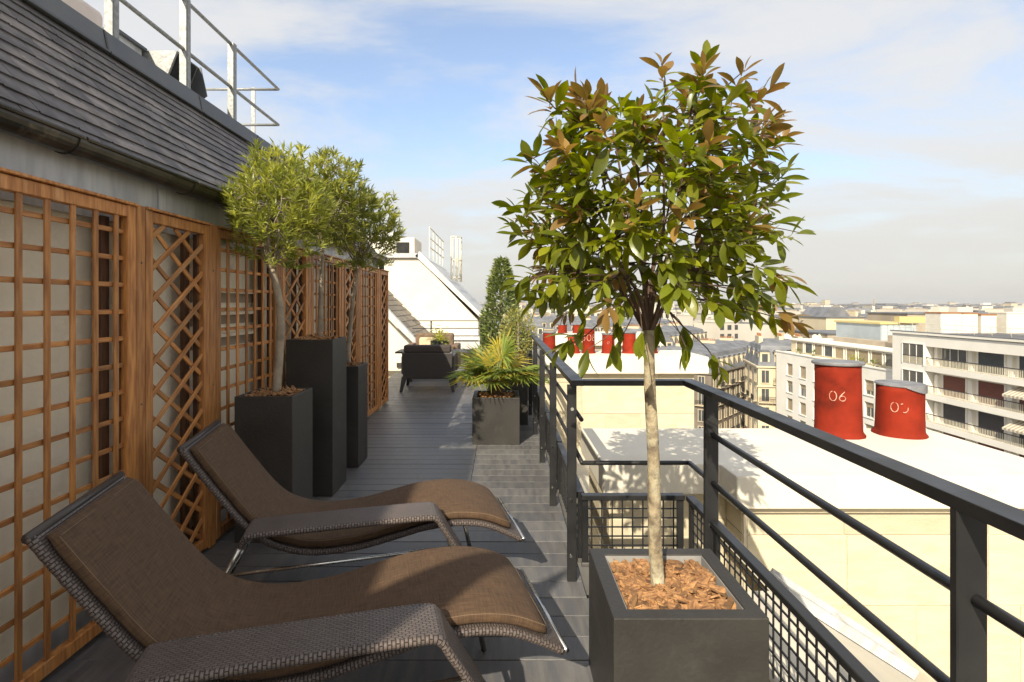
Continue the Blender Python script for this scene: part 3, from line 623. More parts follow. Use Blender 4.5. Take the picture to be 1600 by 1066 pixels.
# ------------------------------------------------------------------ planters
def chipmesh(k):
    r_ = random.Random(100+k); b = MB(); n = 7; l, wd = r_.uniform(.022, .05), r_.uniform(.011, .024)
    pts = []
    for i in range(n):
        a = 2*PI*i/n; q = r_.uniform(.7, 1.1); pts.append((l*q*math.cos(a), wd*q*math.sin(a), r_.uniform(-.002, .002) + .006*math.cos(a)**2))
    b.prism(pts, (0, 0, r_.uniform(.003, .007))); return b
CH = [chipmesh(k) for k in range(12)]; CHM = [c.mesh('bark_chip', 'bark') for c in CH]
def planter_mesh(wx, wy, h, rim, name='planter_body'):
    b = MB(); X, Y = wx/2, wy/2; x, y = X-rim, Y-rim; dep = .12
    o_ = [(-X, -Y), (X, -Y), (X, Y), (-X, Y)]; i_ = [(-x, -y), (x, -y), (x, y), (-x, y)]
    vs = [(*p, 0) for p in o_] + [(*p, h) for p in o_] + [(*p, h) for p in i_] + [(*p, h-dep) for p in i_]
    fs = [(3, 2, 1, 0)]
    for k in range(4):
        q = (k+1) % 4; fs += [(k, q, 4+q, 4+k), (4+k, 4+q, 8+q, 8+k), (8+k, 8+q, 12+q, 12+k)]
    fs.append((12, 13, 14, 15)); b.add(vs, fs); return b
def planter(label, x0, x1, y0, y1, h, rim, mulch=.03, nchips=0, group=None, name='planter', liner=False):
    cx_, cy_ = (x0+x1)/2, (y0+y1)/2; wx, wy = x1-x0, y1-y0
    t = thing(name, label, 'planter', (cx_, cy_, 0), group=group)
    part('planter_body', planter_mesh(wx, wy, h, rim), 'planter', t, bevel=.004)
    b = MB(); n = 18; X, Y = wx/2-rim, wy/2-rim
    if liner:
        q = MB(); e = .004
        for a, c in (((-X+.0005, -Y+.0005), (X-.0005, -Y+e)), ((-X+.0005, Y-e), (X-.0005, Y-.0005)), ((-X+.0005, -Y+e+.0005), (-X+e, Y-e-.0005)), ((X-e, -Y+e+.0005), (X-.0005, Y-e-.0005))): q.box((*a, h-.11), (*c, h-.006))
        part('planter_liner', q, 'liner', t)
    X -= .006; Y -= .006
    vs = [(-X+2*X*i/n, -Y+2*Y*j/n, h-mulch + rnd.uniform(-.008, .008) + .012*math.sin(i*.7)*math.cos(j*.9)) for j in range(n+1) for i in range(n+1)]
    b.add(vs, [(j*(n+1)+i, j*(n+1)+i+1, (j+1)*(n+1)+i+1, (j+1)*(n+1)+i) for j in range(n) for i in range(n)])
    mu = part('mulch', b, 'soil', t)
    if nchips:
        rest = MB()
        for k in range(nchips):
            x = rnd.uniform(-X+.02, X-.02); y = rnd.uniform(-Y+.02, Y-.02); z = h-mulch + rnd.uniform(.002, .02)
            T = TR(x, y, z) @ Euler((rnd.gauss(0, .24), rnd.gauss(0, .24), rnd.uniform(0, 6.3))).to_matrix().to_4x4() @ Matrix.Scale(rnd.uniform(.55, 1.35), 4)
            q = rnd.randrange(12)
            if k < 300: part('bark_chip', CHM[q], None, mu, T)
            else: rest.add([T @ Vector(p) for p in CH[q].v], CH[q].f)
        if nchips > 300: part('bark_litter', rest, 'bark', t, kind='stuff')
    else:
        rest = MB()
        for k in range(160):
            x = rnd.uniform(-X+.02, X-.02); y = rnd.uniform(-Y+.02, Y-.02)
            T = TR(x, y, h-mulch+rnd.uniform(.002, .018)) @ Euler((rnd.gauss(0, .4), rnd.gauss(0, .4), rnd.uniform(0, 6.3))).to_matrix().to_4x4() @ Matrix.Scale(rnd.uniform(.6, 1.1), 4)
            q = CH[rnd.randrange(12)]; rest.add([T @ Vector(p) for p in q.v], q.f)
        part('bark_litter', rest, 'bark', t, kind='stuff')
    return t
planter('square charcoal planter full of bark chips in the right foreground', .36, .865, 1.74, 2.24, .48, .055, .045, 620, 'charcoal planters on the deck', liner=True)
planter('low square charcoal planter holding the fan palm', -.32, .183, 5.70, 6.20, .495, .045, .03, 0, 'charcoal planters on the deck')
planter('nearest of the three tall black planters behind the far lounger', -1.676, -1.3125, 3.36, 3.72, .916, .022, .02, 0, 'charcoal planters on the deck')
planter('tallest black planter standing in the middle of the three by the trellis', -1.68, -1.316, 4.17, 4.54, 1.217, .022, .02, 0, 'charcoal planters on the deck')
planter('farthest of the three tall black planters by the trellis', -1.67, -1.3125, 4.90, 5.23, .925, .022, .02, 0, 'charcoal planters on the deck')
planter('tall dark planter half hidden behind the fan palm', -.07, .315, 6.62, 7.0, .78, .022, .02, 0, 'charcoal planters on the deck')
planter('dark planter at the back under the cone-shaped bush', -.24, .22, 8.0, 8.46, .8, .022, .02, 0, 'charcoal planters on the deck')

# ------------------------------------------------------------------ leaves and trees
def leaf_geo(l, wd, fold=.25, curl=.2, n=4, r_=None, tip=.62):
    """leaf along +y in xy plane, midrib folded; returns verts, faces"""
    vs = []; fs = []
    for i in range(n+1):
        t = i/n; ww = wd/2*(math.sin(PI*t**(1.25*tip/.8))**.75 if tip > .7 else math.sin(PI*t**tip)**.8) if 0 < i < n else wd*.03
        y = l*t; z = -curl*l*t*t
        vs += [(-ww, y, z+fold*ww), (0, y, z), (ww, y, z+fold*ww)]
    for i in range(n):
        a = i*3; fs += [(a, a+1, a+4, a+3), (a+1, a+2, a+5, a+4)]
    return vs, fs
def orient(d, roll, r_):
    d = Vector(d).normalized(); up = Vector((r_.uniform(-.3, .3), r_.uniform(-.3, .3), 1)); x = d.cross(up)
    if x.length < .05: x = d.cross(Vector((1, .2, 0)))
    x.normalize(); z = x.cross(d)
    T = Matrix(((x.x, d.x, z.x, 0), (x.y, d.y, z.y, 0), (x.z, d.z, z.z, 0), (0, 0, 0, 1)))
    return T @ Matrix.Rotation(roll, 4, 'Y')
def crooked(a, c, r_, n=4, amt=.06):
    a, c = Vector(a), Vector(c); l = (c-a).length; out = [a]
    for i in range(1, n): 
        t = i/n; out.append(a.lerp(c, t) + Vector((r_.uniform(-1, 1), r_.uniform(-1, 1), r_.uniform(-.5, .9)))*l*amt)
    return out + [c]
# --- big photinia in the foreground
r_ = random.Random(21)
ph = thing('photinia_tree', 'round bushy tree with bronze-tipped glossy leaves growing in the foreground planter', 'tree', (.58, 2.0, .43))
PO = Vector((.58, 2.0, .43))
b = MB(); tp = crm([(0, 0, 0), (-.012, .003, .2), (-.018, 0, .5), (-.03, .004, .75), (-.036, 0, .97)], 5)
b.tube(tp, [.030 if i == 0 else .0265 - .0065*i/len(tp) + r_.uniform(-.0008, .0008) for i in range(len(tp))], 12); trunk = part('trunk', b, 'trunk', ph, smooth=True)
CC = Vector((-.05, 0, 1.405)); RR = Vector((.465, .46, .465)); TOP = Vector((-.036, 0, .965))
limbs = []; br = MB()
for k in range(13):
    a = 2*PI*k/13*1.0 + r_.uniform(-.2, .2); e = r_.uniform(-.1, 1.25) if k < 10 else r_.uniform(.9, 1.5)
    tgt = CC + Vector((RR.x*math.cos(a)*math.cos(e), RR.y*math.sin(a)*math.cos(e), RR.z*math.sin(e)))*.82
    mid = TOP.lerp(tgt, .42) + Vector((0, 0, -.02)) + Vector((r_.uniform(-.04, .04), r_.uniform(-.04, .04), r_.uniform(-.03, .06)))
    P = crm([TOP - Vector((0, 0, .02)), TOP.lerp(mid, .5) + Vector((r_.uniform(-.02, .02), r_.uniform(-.02, .02), .01)), mid, tgt], 4)
    br.tube(P, [.0085 - .0052*i/(len(P)-1) for i in range(len(P))], 7); limbs.append(P)
samples = [p for P in limbs for p in P[3:]]
part('branches', br, 'twig', ph, smooth=True)
tw = MB(); LV = []
LG = [leaf_geo(1, .39, .25, c, 6, tip=.80) for c in (.05, .15, .28, .4)]
tips = []
GA = PI*(3-math.sqrt(5))
for k in range(235):   # even-ish directions over the crown, plus inner ones
    zc = 1 - 1.86*(k+.5)/235; a = GA*k + r_.uniform(-.25, .25); rad = max(0, 1-abs(zc)**(2.7 if zc > 0 else 3.6))**(1/(2.7 if zc > 0 else 3.6)); q = r_.choice((1.0, 1.0, .93, .8, .62)) * r_.uniform(.93, 1.06)
    q *= 1 + .11*math.sin(3*a+zc*5) + .07*math.sin(7*a-zc*9)
    p = CC + Vector((RR.x*rad*math.cos(a), RR.y*rad*math.sin(a), RR.z*zc))*q
    if p.z < .97: p.z = .97 + r_.uniform(-.04, .14)
    tips.append(p)
for px, py in ((1080, 118), (1175, 130), (1160, 110), (915, 140), (905, 125), (1010, 135), (1095, 100), (1205, 222), (1225, 345), (800, 325), (820, 235), (1135, 560), (875, 520), (1190, 440)):   # long shoots
    tips.append(Vector(((px-785)*2/840 - PO.x, r_.uniform(-.12, .1), 1.5-(py+24-474)*2/840 - PO.z)))
for p in tips:
    p0 = min(samples, key=lambda s: (s-p).length + (.5 if s.z > p.z+.08 else 0))
    P = crm(crooked(p0, p, r_, 3, .09), 2); tw.tube(P, [.0036 - .002*i/(len(P)-1) for i in range(len(P))], 5)
    d = (P[-1]-P[-3]).normalized(); out = (p-CC); out = Vector((out.x/RR.x, out.y/RR.y, out.z/RR.z)); h = out.z
    d = (d*.45 + out.normalized()*.35 + Vector((0, 0, .45 if h > -.3 else -.12))).normalized()
    nl = r_.randint(7, 10); a0 = r_.uniform(0, 6.28)
    bronze = r_.random() < (.72 if h > .4 else .20)
    for i in range(nl):
        t = i/nl; a = a0 + i*2.4; spread = 1.25 - .95*t      # outer, lower leaves open; top ones upright
        side = d.cross(Vector((.31, .52, .2))).normalized(); s2 = d.cross(side)
        ld = d*math.cos(spread) + (side*math.cos(a) + s2*math.sin(a))*math.sin(spread)
        if t < .55: ld += Vector((0, 0, -.35*r_.random()))
        base = p - d*(.075*(1-t)) + d*.012*t; l = r_.uniform(.062, .110)*(1-.2*t)
        T = TR(*base) @ orient(ld, r_.uniform(-.5, .5), r_) @ Matrix.Scale(l, 4)
        mk = 'leafr' if bronze and t > .2 else ('leafy' if r_.random() < .33 else 'leafg')
        LV.append((T, r_.randrange(4), mk))
    for i in range(r_.randint(1, 4)):   # single leaves along the twig
        q = P[0].lerp(P[-1], r_.uniform(.3, .9)); ld = (out.normalized()*.5 + Vector((r_.uniform(-1, 1), r_.uniform(-1, 1), r_.uniform(-.8, .4)))).normalized()
        LV.append((TR(*q) @ orient(ld, r_.uniform(-.6, .6), r_) @ Matrix.Scale(r_.uniform(.06, .095), 4), r_.randrange(4), 'leafy' if r_.random() < .3 else 'leafg'))
for i in range(12):     # drooping leaves under the crown
    a = r_.uniform(0, 6.28); q = r_.uniform(.2, .95); p = CC + Vector((RR.x*q*math.cos(a), RR.y*q*math.sin(a), -.50 + r_.uniform(0, .1)))
    p0 = min(samples, key=lambda s: (s-p).length); tw.tube(crooked(p0, p, r_, 3, .08), .0018, 4)
    for j in range(3): LV.append((TR(*p) @ orient(Vector((r_.uniform(-.4, .4), r_.uniform(-.4, .4), -1)), r_.uniform(-1.5, 1.5), r_) @ Matrix.Scale(r_.uniform(.075, .105), 4), r_.randrange(4), 'leafg' if r_.random() < .7 else 'leafy'))
part('twigs', tw, 'twig', ph, kind='stuff')
LM = {(k, mk): None for k in range(4) for mk in ('leafg', 'leafy', 'leafr')}
for k, mk in LM:
    q = MB(); q.add(*LG[k]); LM[k, mk] = q.mesh('leaf', mk, True)
LV.sort(key=lambda q: (q[0].translation + PO - Vector((0, 0, 1.5))).length)
for T, k, mk in LV[:300]: part('leaf', LM[k, mk], None, ph, T)
b = MB(); mi = {'leafg': 0, 'leafy': 1, 'leafr': 2}
for T, k, mk in LV[300:]: b.add([T @ Vector(p) for p in LG[k][0]], LG[k][1], mi[mk])
part('foliage', b, ['leafg', 'leafy', 'leafr'], ph, kind='stuff', smooth=True)

# --- three small standard trees by the trellis
def small_tree(label, base, tk, cc, rr, seed, nleaf=3200, tr=.024):
    r_ = random.Random(seed); B = Vector(base); t = thing('standard_tree', label, 'tree', base, group='small standard trees by the trellis')
    P = crm([Vector(p)-B for p in tk], 5); q = MB(); q.tube(P, [tr*1.15 - tr*.35*i/(len(P)-1) for i in range(len(P))], 10); part('trunk', q, 'trunkgrey', t, smooth=True)
    C0 = Vector(cc)-B; R0 = Vector(rr); top = P[-1]; q = MB(); sam = []
    for k in range(16):
        a = GA*k; e = r_.uniform(-.2, 1.4); tg = C0 + Vector((R0.x*math.cos(a)*math.cos(e), R0.y*math.sin(a)*math.cos(e), R0.z*math.sin(e)))*.75
        Q = crm(crooked(top, tg, r_, 4, .07), 2); q.tube(Q, [.009-.006*i/(len(Q)-1) for i in range(len(Q))], 5); sam += Q[2:]
    f_ = MB(); g1 = leaf_geo(1, .2, .2, .15, 2); g2 = leaf_geo(1, .24, .2, .3, 2); cnt = 0
    while cnt < nleaf:
        u = Vector((r_.gauss(0, 1), r_.gauss(0, 1), r_.gauss(0, 1))).normalized(); k = r_.choice((1, 1, .95, .85, .7, .5)) * r_.uniform(.9, 1.07)
        lump = 1 + .12*math.sin(u.x*6+seed)*math.cos(u.y*5+seed*2) + .08*math.sin(u.z*9+seed)
        p = C0 + Vector((R0.x*u.x, R0.y*u.y, R0.z*u.z))*k*lump
        if u.z < -.35 and r_.random() < .45: continue
        s = min(sam, key=lambda z: (z-p).length_squared) if r_.random() < .5 else None
        if s: q.tube([s, p], [.0018, .001], 3, cap=False)
        d = (u*.7 + Vector((0, 0, .8))).normalized(); nl = r_.randint(8, 13)
        lt = r_.random() < .30 + .35*max(0, u.z)
        for i in range(nl):
            dd = d + Vector((r_.uniform(-.9, .9), r_.uniform(-.9, .9), r_.uniform(-.7, .7))); T = TR(*(p - d*.05*r_.random())) @ orient(dd, r_.uniform(-1, 1), r_) @ Matrix.Scale(r_.uniform(.045, .078), 4)
            g = g1 if r_.random() < .6 else g2; f_.add([T @ Vector(z) for z in g[0]], g[1], 1 if lt else 0); cnt += 1
    part('branches', q, 'trunkgrey', t); part('crown', f_, ['olv', 'olv2'], t, kind='stuff', smooth=True); return t
small_tree('nearest small tree with a smooth pale grey trunk in the low black planter', (-1.49, 3.54, .90), [(-1.49, 3.54, .90), (-1.47, 3.54, 1.15), (-1.46, 3.54, 1.4), (-1.485, 3.54, 1.6), (-1.52, 3.54, 1.72)], (-1.48, 3.56, 2.10), (.335, .32, .40), 31, 6200, .026)
small_tree('middle small tree rising from the tallest black planter', (-1.48, 4.35, 1.20), [(-1.48, 4.35, 1.20), (-1.47, 4.35, 1.5), (-1.46, 4.35, 1.75), (-1.46, 4.35, 2.0)], (-1.40, 4.35, 2.31), (.34, .33, .37), 32, 5600, .02)
small_tree('farthest small tree with sparse lower twigs in the last black planter', (-1.46, 5.06, .91), [(-1.46, 5.06, .91), (-1.43, 5.06, 1.3), (-1.40, 5.06, 1.6), (-1.36, 5.06, 1.85)], (-1.31, 5.06, 2.18), (.37, .34, .36), 33, 5600, .021)

# --- fan palm
r_ = random.Random(5)
pm = thing('fan_palm', 'dwarf fan palm with yellow-green pleated fronds in the low planter', 'palm', (-.07, 5.95, .47))
q = MB(); q.lathe([(.06, 0), (.075, .06), (.06, .16), (.02, .2)], 10); part('stem', q, mat('palm_fibre', (.12, .07, .03), (.07, .04, .02), scale=30, rough=.9, bump=1), pm)
for k in range(46):
    a = GA*k + r_.uniform(-.2, .2); e = .25 + 1.1*((k*.618) % 1.0)   # elevation
    if k % 3 == 0: e = r_.uniform(.22, .55)
    d = Vector((math.cos(a)*math.cos(e), math.sin(a)*math.cos(e)*.85, math.sin(e))); pl = r_.uniform(.22, .36)
    q = MB(); p1 = Vector((0, 0, .14)) + d*pl; p1.z -= .03*(1-e); P = crm([(0, 0, .12), Vector((0, 0, .14)) + d*pl*.5 + Vector((0, 0, .025)), p1], 3); q.tube(P, [.006, .0055, .005, .005, .004, .004, .004], 5)
    side = d.cross(Vector((0, 0, 1))).normalized(); nrm = side.cross(d); nb = 24; fr = r_.uniform(.29, .42)
    yel = r_.random() < .2
    dn = d.copy(); dn.z -= .25*(1.4-e); dn.normalize(); nrm = side.cross(dn)
    for i in range(nb):
        th = (i/(nb-1)-.5)*math.radians(245); dd = dn*math.cos(th) + side*math.sin(th); l = fr*(1-.25*abs(th)/2)*r_.uniform(.88, 1.08)
        wd = .0095; sd = (dn*-math.sin(th) + side*math.cos(th))*wd; m1 = p1 + dd*l*.5 + nrm*.012; m2 = p1 + dd*l - Vector((0, 0, .03 + .03*r_.random()))
        rd = nrm*.007*(1 if i % 2 else -1)
        q.add([p1, m1 - sd + rd, m1 + sd - rd, m2], [(0, 2, 1), (1, 2, 3)], 1 if (yel or abs(i-nb/2) > nb*.44) else (1 if r_.random() < .1 else 0))
    part('frond', q, ['palm', 'palmy'], pm)
# --- cone-shaped bay and golden shrub
def leafcloud(name, label, cat, base, sampler, n, mats, lsize, seed, wr=.42, nm='foliage', stem=None):
    r_ = random.Random(seed); t = thing(name, label, cat, base); f_ = MB(); g = leaf_geo(1, wr, .25, .15, 2)
    for i in range(n):
        p, d = sampler(r_); T = TR(*p) @ orient(d + Vector((r_.uniform(-.8, .8), r_.uniform(-.8, .8), r_.uniform(-.5, .8))), r_.uniform(-1, 1), r_) @ Matrix.Scale(lsize*r_.uniform(.7, 1.25), 4)
        f_.add([T @ Vector(z) for z in g[0]], g[1], 1 if r_.random() < .35 else 0)
    part(nm, f_, mats, t, kind='stuff', smooth=True)
    q = MB(); q.tube(stem or [(0, 0, 0), (0, 0, .5)], .015, 6); part('stem', q, 'trunkgrey', t); return t
def cone(r_):
    h = r_.random()**1.5; a = r_.uniform(0, 6.28); rad = (.30*(1-h)**.62 + .02) * r_.choice((1, 1, .9, .7)) * (1+.13*math.sin(a*3+h*14)) * (.75+.25*min(1, h*5+.3))
    return Vector((rad*math.cos(a), rad*math.sin(a), .02 + 1.36*h)), Vector((math.cos(a), math.sin(a), .7))
leafcloud('cone_bush', 'tall cone-shaped clipped evergreen bush behind the fan palm', 'bush', (-.01, 8.23, .78), cone, 4400, ['bay', 'bay2'], .085, 8, stem=[(0, 0, 0), (0, 0, 1.2)])
def blob(r_):
    u = Vector((r_.gauss(0, 1), r_.gauss(0, 1), r_.gauss(0, 1))).normalized(); k = r_.choice((1, .9, .7))
    return Vector((.22*u.x*k, .2*u.y*k, .36 + .30*u.z*k)), u + Vector((0, 0, .5))
leafcloud('golden_shrub', 'small golden-leaved shrub between the cone bush and the railing', 'shrub', (.20, 6.8, .76), blob, 1500, ['gold', 'bay2'], .04, 9)

# ------------------------------------------------------------------ loungers
PROF = [(-.005, .845), (.07, .735), (.145, .628), (.25, .487), (.35, .393), (.48, .338), (.6, .32), (.774, .328), (.95, .362), (1.09, .39), (1.25, .397), (1.38, .377), (1.48, .335), (1.575, .283)]
def lounger(loc, rz, label):
    t = thing('sun_lounger', label, 'lounger', loc, rz, 'woven sun loungers on the deck')
    C_ = crm([(x, 0, z) for x, z in PROF], 6); m = len(C_)
    arc = [0]
    for i in range(1, m): arc.append(arc[-1] + (C_[i]-C_[i-1]).length)
    nor = []
    for i in range(m):
        tg = (C_[min(i+1, m-1)]-C_[max(i-1, 0)]).normalized(); nor.append(Vector((-tg.z, 0, tg.x)))
    HW = .275
    def rings(hw_, t0, t1, i0, i1, rounds, ed=None):
        out = []
        for i in range(i0, i1+1):
            rg = []
            for (yy, nn_) in rounds(i): rg.append(C_[i] + nor[i]*nn_ + Vector((0, yy, 0)))
            out.append(rg)
        return out
    # woven shell
    cs = [(-HW, -.012), (HW, -.012), (HW+.008, 0), (HW, .012), (-HW, .012), (-HW-.008, 0)]
    per = [0, 2*HW, 2*HW+.015, 2*HW+.03, 4*HW+.03, 4*HW+.045, 4*HW+.06]
    b = MB(); b.loft([[C_[i] + nor[i]*n_ + Vector((0, y_, 0)) for y_, n_ in cs] for i in range(m)], uv=lambda i, k: (per[k], arc[i])); part('woven_shell', b, 'shell', t)
    for s in (-1, 1):
        P = [C_[i] + Vector((0, s*(HW+.004), 0)) for i in range(m)]; b = MB(); n = 8; rg = []
        for i in range(m):
            rr_ = .0135 + .0012*(i % 2); rg.append([P[i] + nor[i]*math.cos(2*PI*k/n)*rr_ + Vector((0, math.sin(2*PI*k/n)*rr_, 0)) for k in range(n)])
        b.loft(rg, uv=lambda i, k: (k*.013, arc[i]*.8)); part('braided_border', b, 'shell', t, smooth=True)
    b = MB(); e = C_[0]; b.tube([e+Vector((0, -HW-.015, 0)), e+Vector((0, HW+.015, 0))], .015, 8); part('head_roll', b, 'shell', t, smooth=True)
    b = MB(); e = C_[-1]; b.tube([e+Vector((.012, -HW-.012, .004)), e+Vector((.012, HW+.012, .004))], .010, 8); part('end_bar', b, 'steel', t, smooth=True)
    # cushion: rounded slab following the shell
    ck = .268; i0 = 1; i1 = next(i for i in range(m) if arc[i] > arc[-1]-.085)
    rg = []
    for i in range(i0, i1+1):
        edge = min(arc[i]-arc[i0], arc[i1]-arc[i]); th = .038*min(1, .55 + .45*math.sqrt(min(1, edge/.05))); wv = ck - .012*(1-min(1, edge/.05)); z0 = .014
        wr = .004*math.sin(arc[i]*23)*math.exp(-((arc[i]-.62)/.12)**2)
        pf = []
        for k in range(9): a = -PI/2 + PI*k/8; pf.append((wv - .02 + .02*math.cos(a)**.6 if math.cos(a) > 0 else wv-.02, z0 + th/2 + th/2*math.sin(a)))
        pf2 = [(0, z0), ] + pf + [(wv*.5, z0+th+.006+wr), (0, z0+th+.009+wr), (-wv*.5, z0+th+.006-wr)] + [(-y_, n_) for y_, n_ in reversed(pf)]
        rg.append([C_[i] + nor[i]*n_ + Vector((0, y_, 0)) for y_, n_ in pf2])
    np_ = len(rg[0]); cu = []
    acc = 0; 
    for k in range(np_+1):
        cu.append(acc)
        if k < np_: acc += (rg[0][(k+1) % np_]-rg[0][k]).length
    b = MB(); b.loft(rg, uv=lambda i, k: (cu[k], arc[i0+i])); cush = part('cushion', b, 'cushion', t, smooth=True)
    b = MB(); e = .006
    for s in (1, -1):
        P = [C_[i] + nor[i]*(.014+.034) + Vector((0, s*(ck-.006), 0)) for i in range(i0+1, i1)]; b.tube(P, .0010, 4)
    for i in (i0+1, i1-1): b.tube([C_[i] + nor[i]*.053 + Vector((0, y_, 0)) for y_ in (-ck+.006, 0, ck-.006)], .0010, 4)
    part('stitching', b, 'stitch', cush)
    # single woven armrest that turns down into the front leg
    ap = [(.285, .455), (.30, .487), (.335, .502), (.6, .508), (.9, .512), (1.085, .512), (1.125, .498), (1.15, .46), (1.24, .31), (1.33, .15), (1.40, .0)]
    A = crm([(x, 0, z) for x, z in ap], 4); am = len(A); aa = [0]
    for i in range(1, am): aa.append(aa[-1] + (A[i]-A[i-1]).length)
    rg = []
    for i in range(am):
        tg = (A[min(i+1, am-1)]-A[max(i-1, 0)]).normalized(); nv = Vector((-tg.z, 0, tg.x)); u = max(0, (aa[i]-.92)/.5)
        y0 = -.300 - .03*u; y1 = -.472 + .05*u; h = .013
        rg.append([A[i] + nv*n_ + Vector((0, y_, 0)) for y_, n_ in ((y0, -h), (y0+.006, 0), (y0, h), (y1, h), (y1-.008, 0), (y1, -h))])
    pv = [0, .012, .024, .194, .206, .218, .39]
    b = MB(); b.loft(rg, uv=lambda i, k: (aa[i], pv[k])); part('armrest', b, 'shell', t)
    for y_ in (-.302, -.470):
        b = MB(); rg = []; A2 = crm(A, 3); l2 = [0]
        for i in range(1, len(A2)): l2.append(l2[-1] + (A2[i]-A2[i-1]).length)
        for i, p in enumerate(A2):
            tg = (A2[min(i+1, len(A2)-1)]-A2[max(i-1, 0)]).normalized(); nv = Vector((-tg.z, 0, tg.x)); u = max(0, (l2[i]-.92)/.5); yy = y_ + (.05*u if y_ < -.4 else -.03*u); q = .0135 + .0012*(i % 2)
            rg.append([p + nv*math.cos(2*PI*k/8)*q + Vector((0, yy + math.sin(2*PI*k/8)*q, 0)) for k in range(8)])
        b.loft(rg, uv=lambda i, k: (k*.011, l2[i]*.8)); part('arm_edge', b, 'shell', t, smooth=True)
    for y_ in (-.33, -.44): 
        b = MB(); b.tube([(.30, y_, .49), (.20, y_, .30), (.04, y_, .0)], .010, 8); part('rear_leg', b, 'steel', t, smooth=True)
    b = MB(); b.tube([(.30, .22, .40), (.20, .22, .25), (.06, .22, .0)], .010, 8); part('rear_leg', b, 'steel', t, smooth=True)
    b = MB(); b.tube([(1.28, .22, .37), (1.36, .22, .18), (1.40, .22, .0)], .012, 8); part('front_leg', b, 'steel', t, smooth=True)
    b = MB(); b.tube([(.21, -.44, .33), (1.21, -.41, .34)], .008, 8); part('stretcher', b, 'steel', t, smooth=True)
    b = MB(); b.tube([(1.20, -.40, .32), (1.20, .23, .33)], .010, 8); part('cross_bar', b, 'steel', t, smooth=True)
    b = MB(); b.tube([(.20, -.43, .30), (.20, .22, .25)], .010, 8); part('cross_bar', b, 'steel', t, smooth=True)
    return t
AL = math.atan2(.24, .97)
lounger((-1.385, 1.775, 0), AL, 'nearest dark woven lounger with brown cushion in the lower left foreground')
lounger((-1.50, 2.685, 0), math.atan2(.225, .97), 'second dark woven lounger with brown cushion before the black planters')

# ------------------------------------------------------------------ lounge set at the far end
def armchair(loc, rz, label):
    t = thing('armchair', label, 'armchair', loc, rz, 'dark armchairs round the far table')   # faces local +y
    b = MB(); b.prism([(-.41, 0, .20), (-.385, 0, .22), (.385, 0, .22), (.41, 0, .20), (.43, 0, .66), (-.43, 0, .66)], (0, .05, 0)); part('back_panel', b, 'chair', t, bevel=.012)
    b = MB(); b.box((-.42, .005, .663), (.42, .055, .672)); part('back_trim', b, 'galv', t)
    b = MB(); b.box((-.40, -.012, .655), (.40, .17, .79)); part('back_cushion', b, 'chaircush', t, bevel=.035)
    b = MB(); b.box((-.38, .052, .24), (.38, .72, .34)); part('seat_base', b, 'chair', t, bevel=.01)
    b = MB(); b.box((-.36, .10, .342), (.36, .70, .46)); part('seat_cushion', b, 'chaircush', t, bevel=.03)
    for s in (-1, 1):
        b = MB(); b.box((s*.415-.03, .052, .30), (s*.415+.03, .74, .60)); part('armrest', b, 'chair', t, bevel=.012)
        for y_ in (.02, .70):
            b = MB(); b.prism([(s*.33, y_-.02, .26), (s*.43, y_-.02, .26), (s*.43, y_+.03, .26), (s*.33, y_+.03, .26)], (0, 0, .002))
            k = len(b.v); sp_ = s*.03; yy = y_ - .03 if y_ < .1 else y_+.05
            b = MB(); lo_ = [(s*.41+sp_-.022, yy-.02, 0), (s*.41+sp_+.022, yy-.02, 0), (s*.41+sp_+.022, yy+.02, 0), (s*.41+sp_-.022, yy+.02, 0)]; hi_ = [(s*.385-.045, y_-.018, .26), (s*.385+.045, y_-.018, .26), (s*.385+.045, y_+.03, .26), (s*.385-.045, y_+.03, .26)]
            b.add(lo_+hi_, [(3, 2, 1, 0), (4, 5, 6, 7), (0, 1, 5, 4), (1, 2, 6, 5), (2, 3, 7, 6), (3, 0, 4, 7)]); part('leg', b, 'chair', t)
    return t
armchair((-1.27, 9.08, 0), .03, 'dark resin armchair seen from behind at the far end of the deck')
armchair((.12, 10.35, 0), PI/2, 'dark armchair mostly hidden behind the fan palm')
tb = thing('low_table', 'dark low table beyond the armchair with flowers on it', 'table', (-1.3, 10.55, 0))
b = MB(); b.box((-.75, -.3, .54), (.75, .3, .575)); part('table_top', b, 'chair', tb, bevel=.006)
for x_ in (-.45, .6):
    for y_ in (-.25, .25): b = MB(); b.box((x_-.02, y_-.02, 0), (x_+.02, y_+.02, .54)); part('leg', b, 'chair', tb)
sf = thing('sofa', 'small brown sofa facing the camera beyond the low table', 'sofa', (-1.5, 11.6, 0))
b = MB(); b.box((-.42, -.35, .12), (.42, .45, .42)); part('seat_base', b, 'sofa', sf, bevel=.03)
b = MB(); b.box((-.42, .25, .43), (.42, .47, .84)); part('backrest', b, 'sofa', sf, bevel=.04)
for s in (-.50, .50): b = MB(); b.box((s-.07, -.35, .1), (s+.07, .45, .62)); part('armrest', b, 'sofa', sf, bevel=.03)
for x_ in (-.4, .4):
    for y_ in (-.3, .4): b = MB(); b.box((x_-.03, y_-.03, 0), (x_+.03, y_+.03, .12)); part('leg', b, 'chair', sf)
cu_ = thing('throw_pillow', 'beige pillow leaning on the brown sofa back', 'pillow', (-1.62, 11.72, .43))
b = MB(); b.box((-.2, -.05, 0), (.2, .07, .33)); part('pillow_cover', b, 'pillow', cu_, Matrix.Rotation(-.2, 4, 'X'), bevel=.04)
va_ = thing('flower_vase', 'glass vase of cream flowers on the low table', 'vase', (-1.22, 10.45, .575))
b = MB(); b.lathe([(.16, 0), (.18, .1), (.18, .2), (.165, .2), (.16, .02)], 16); part('vase_body', b, 'vase', va_)
b = MB(); g = leaf_geo(1, .3, .2, .3, 2); r_ = random.Random(3)
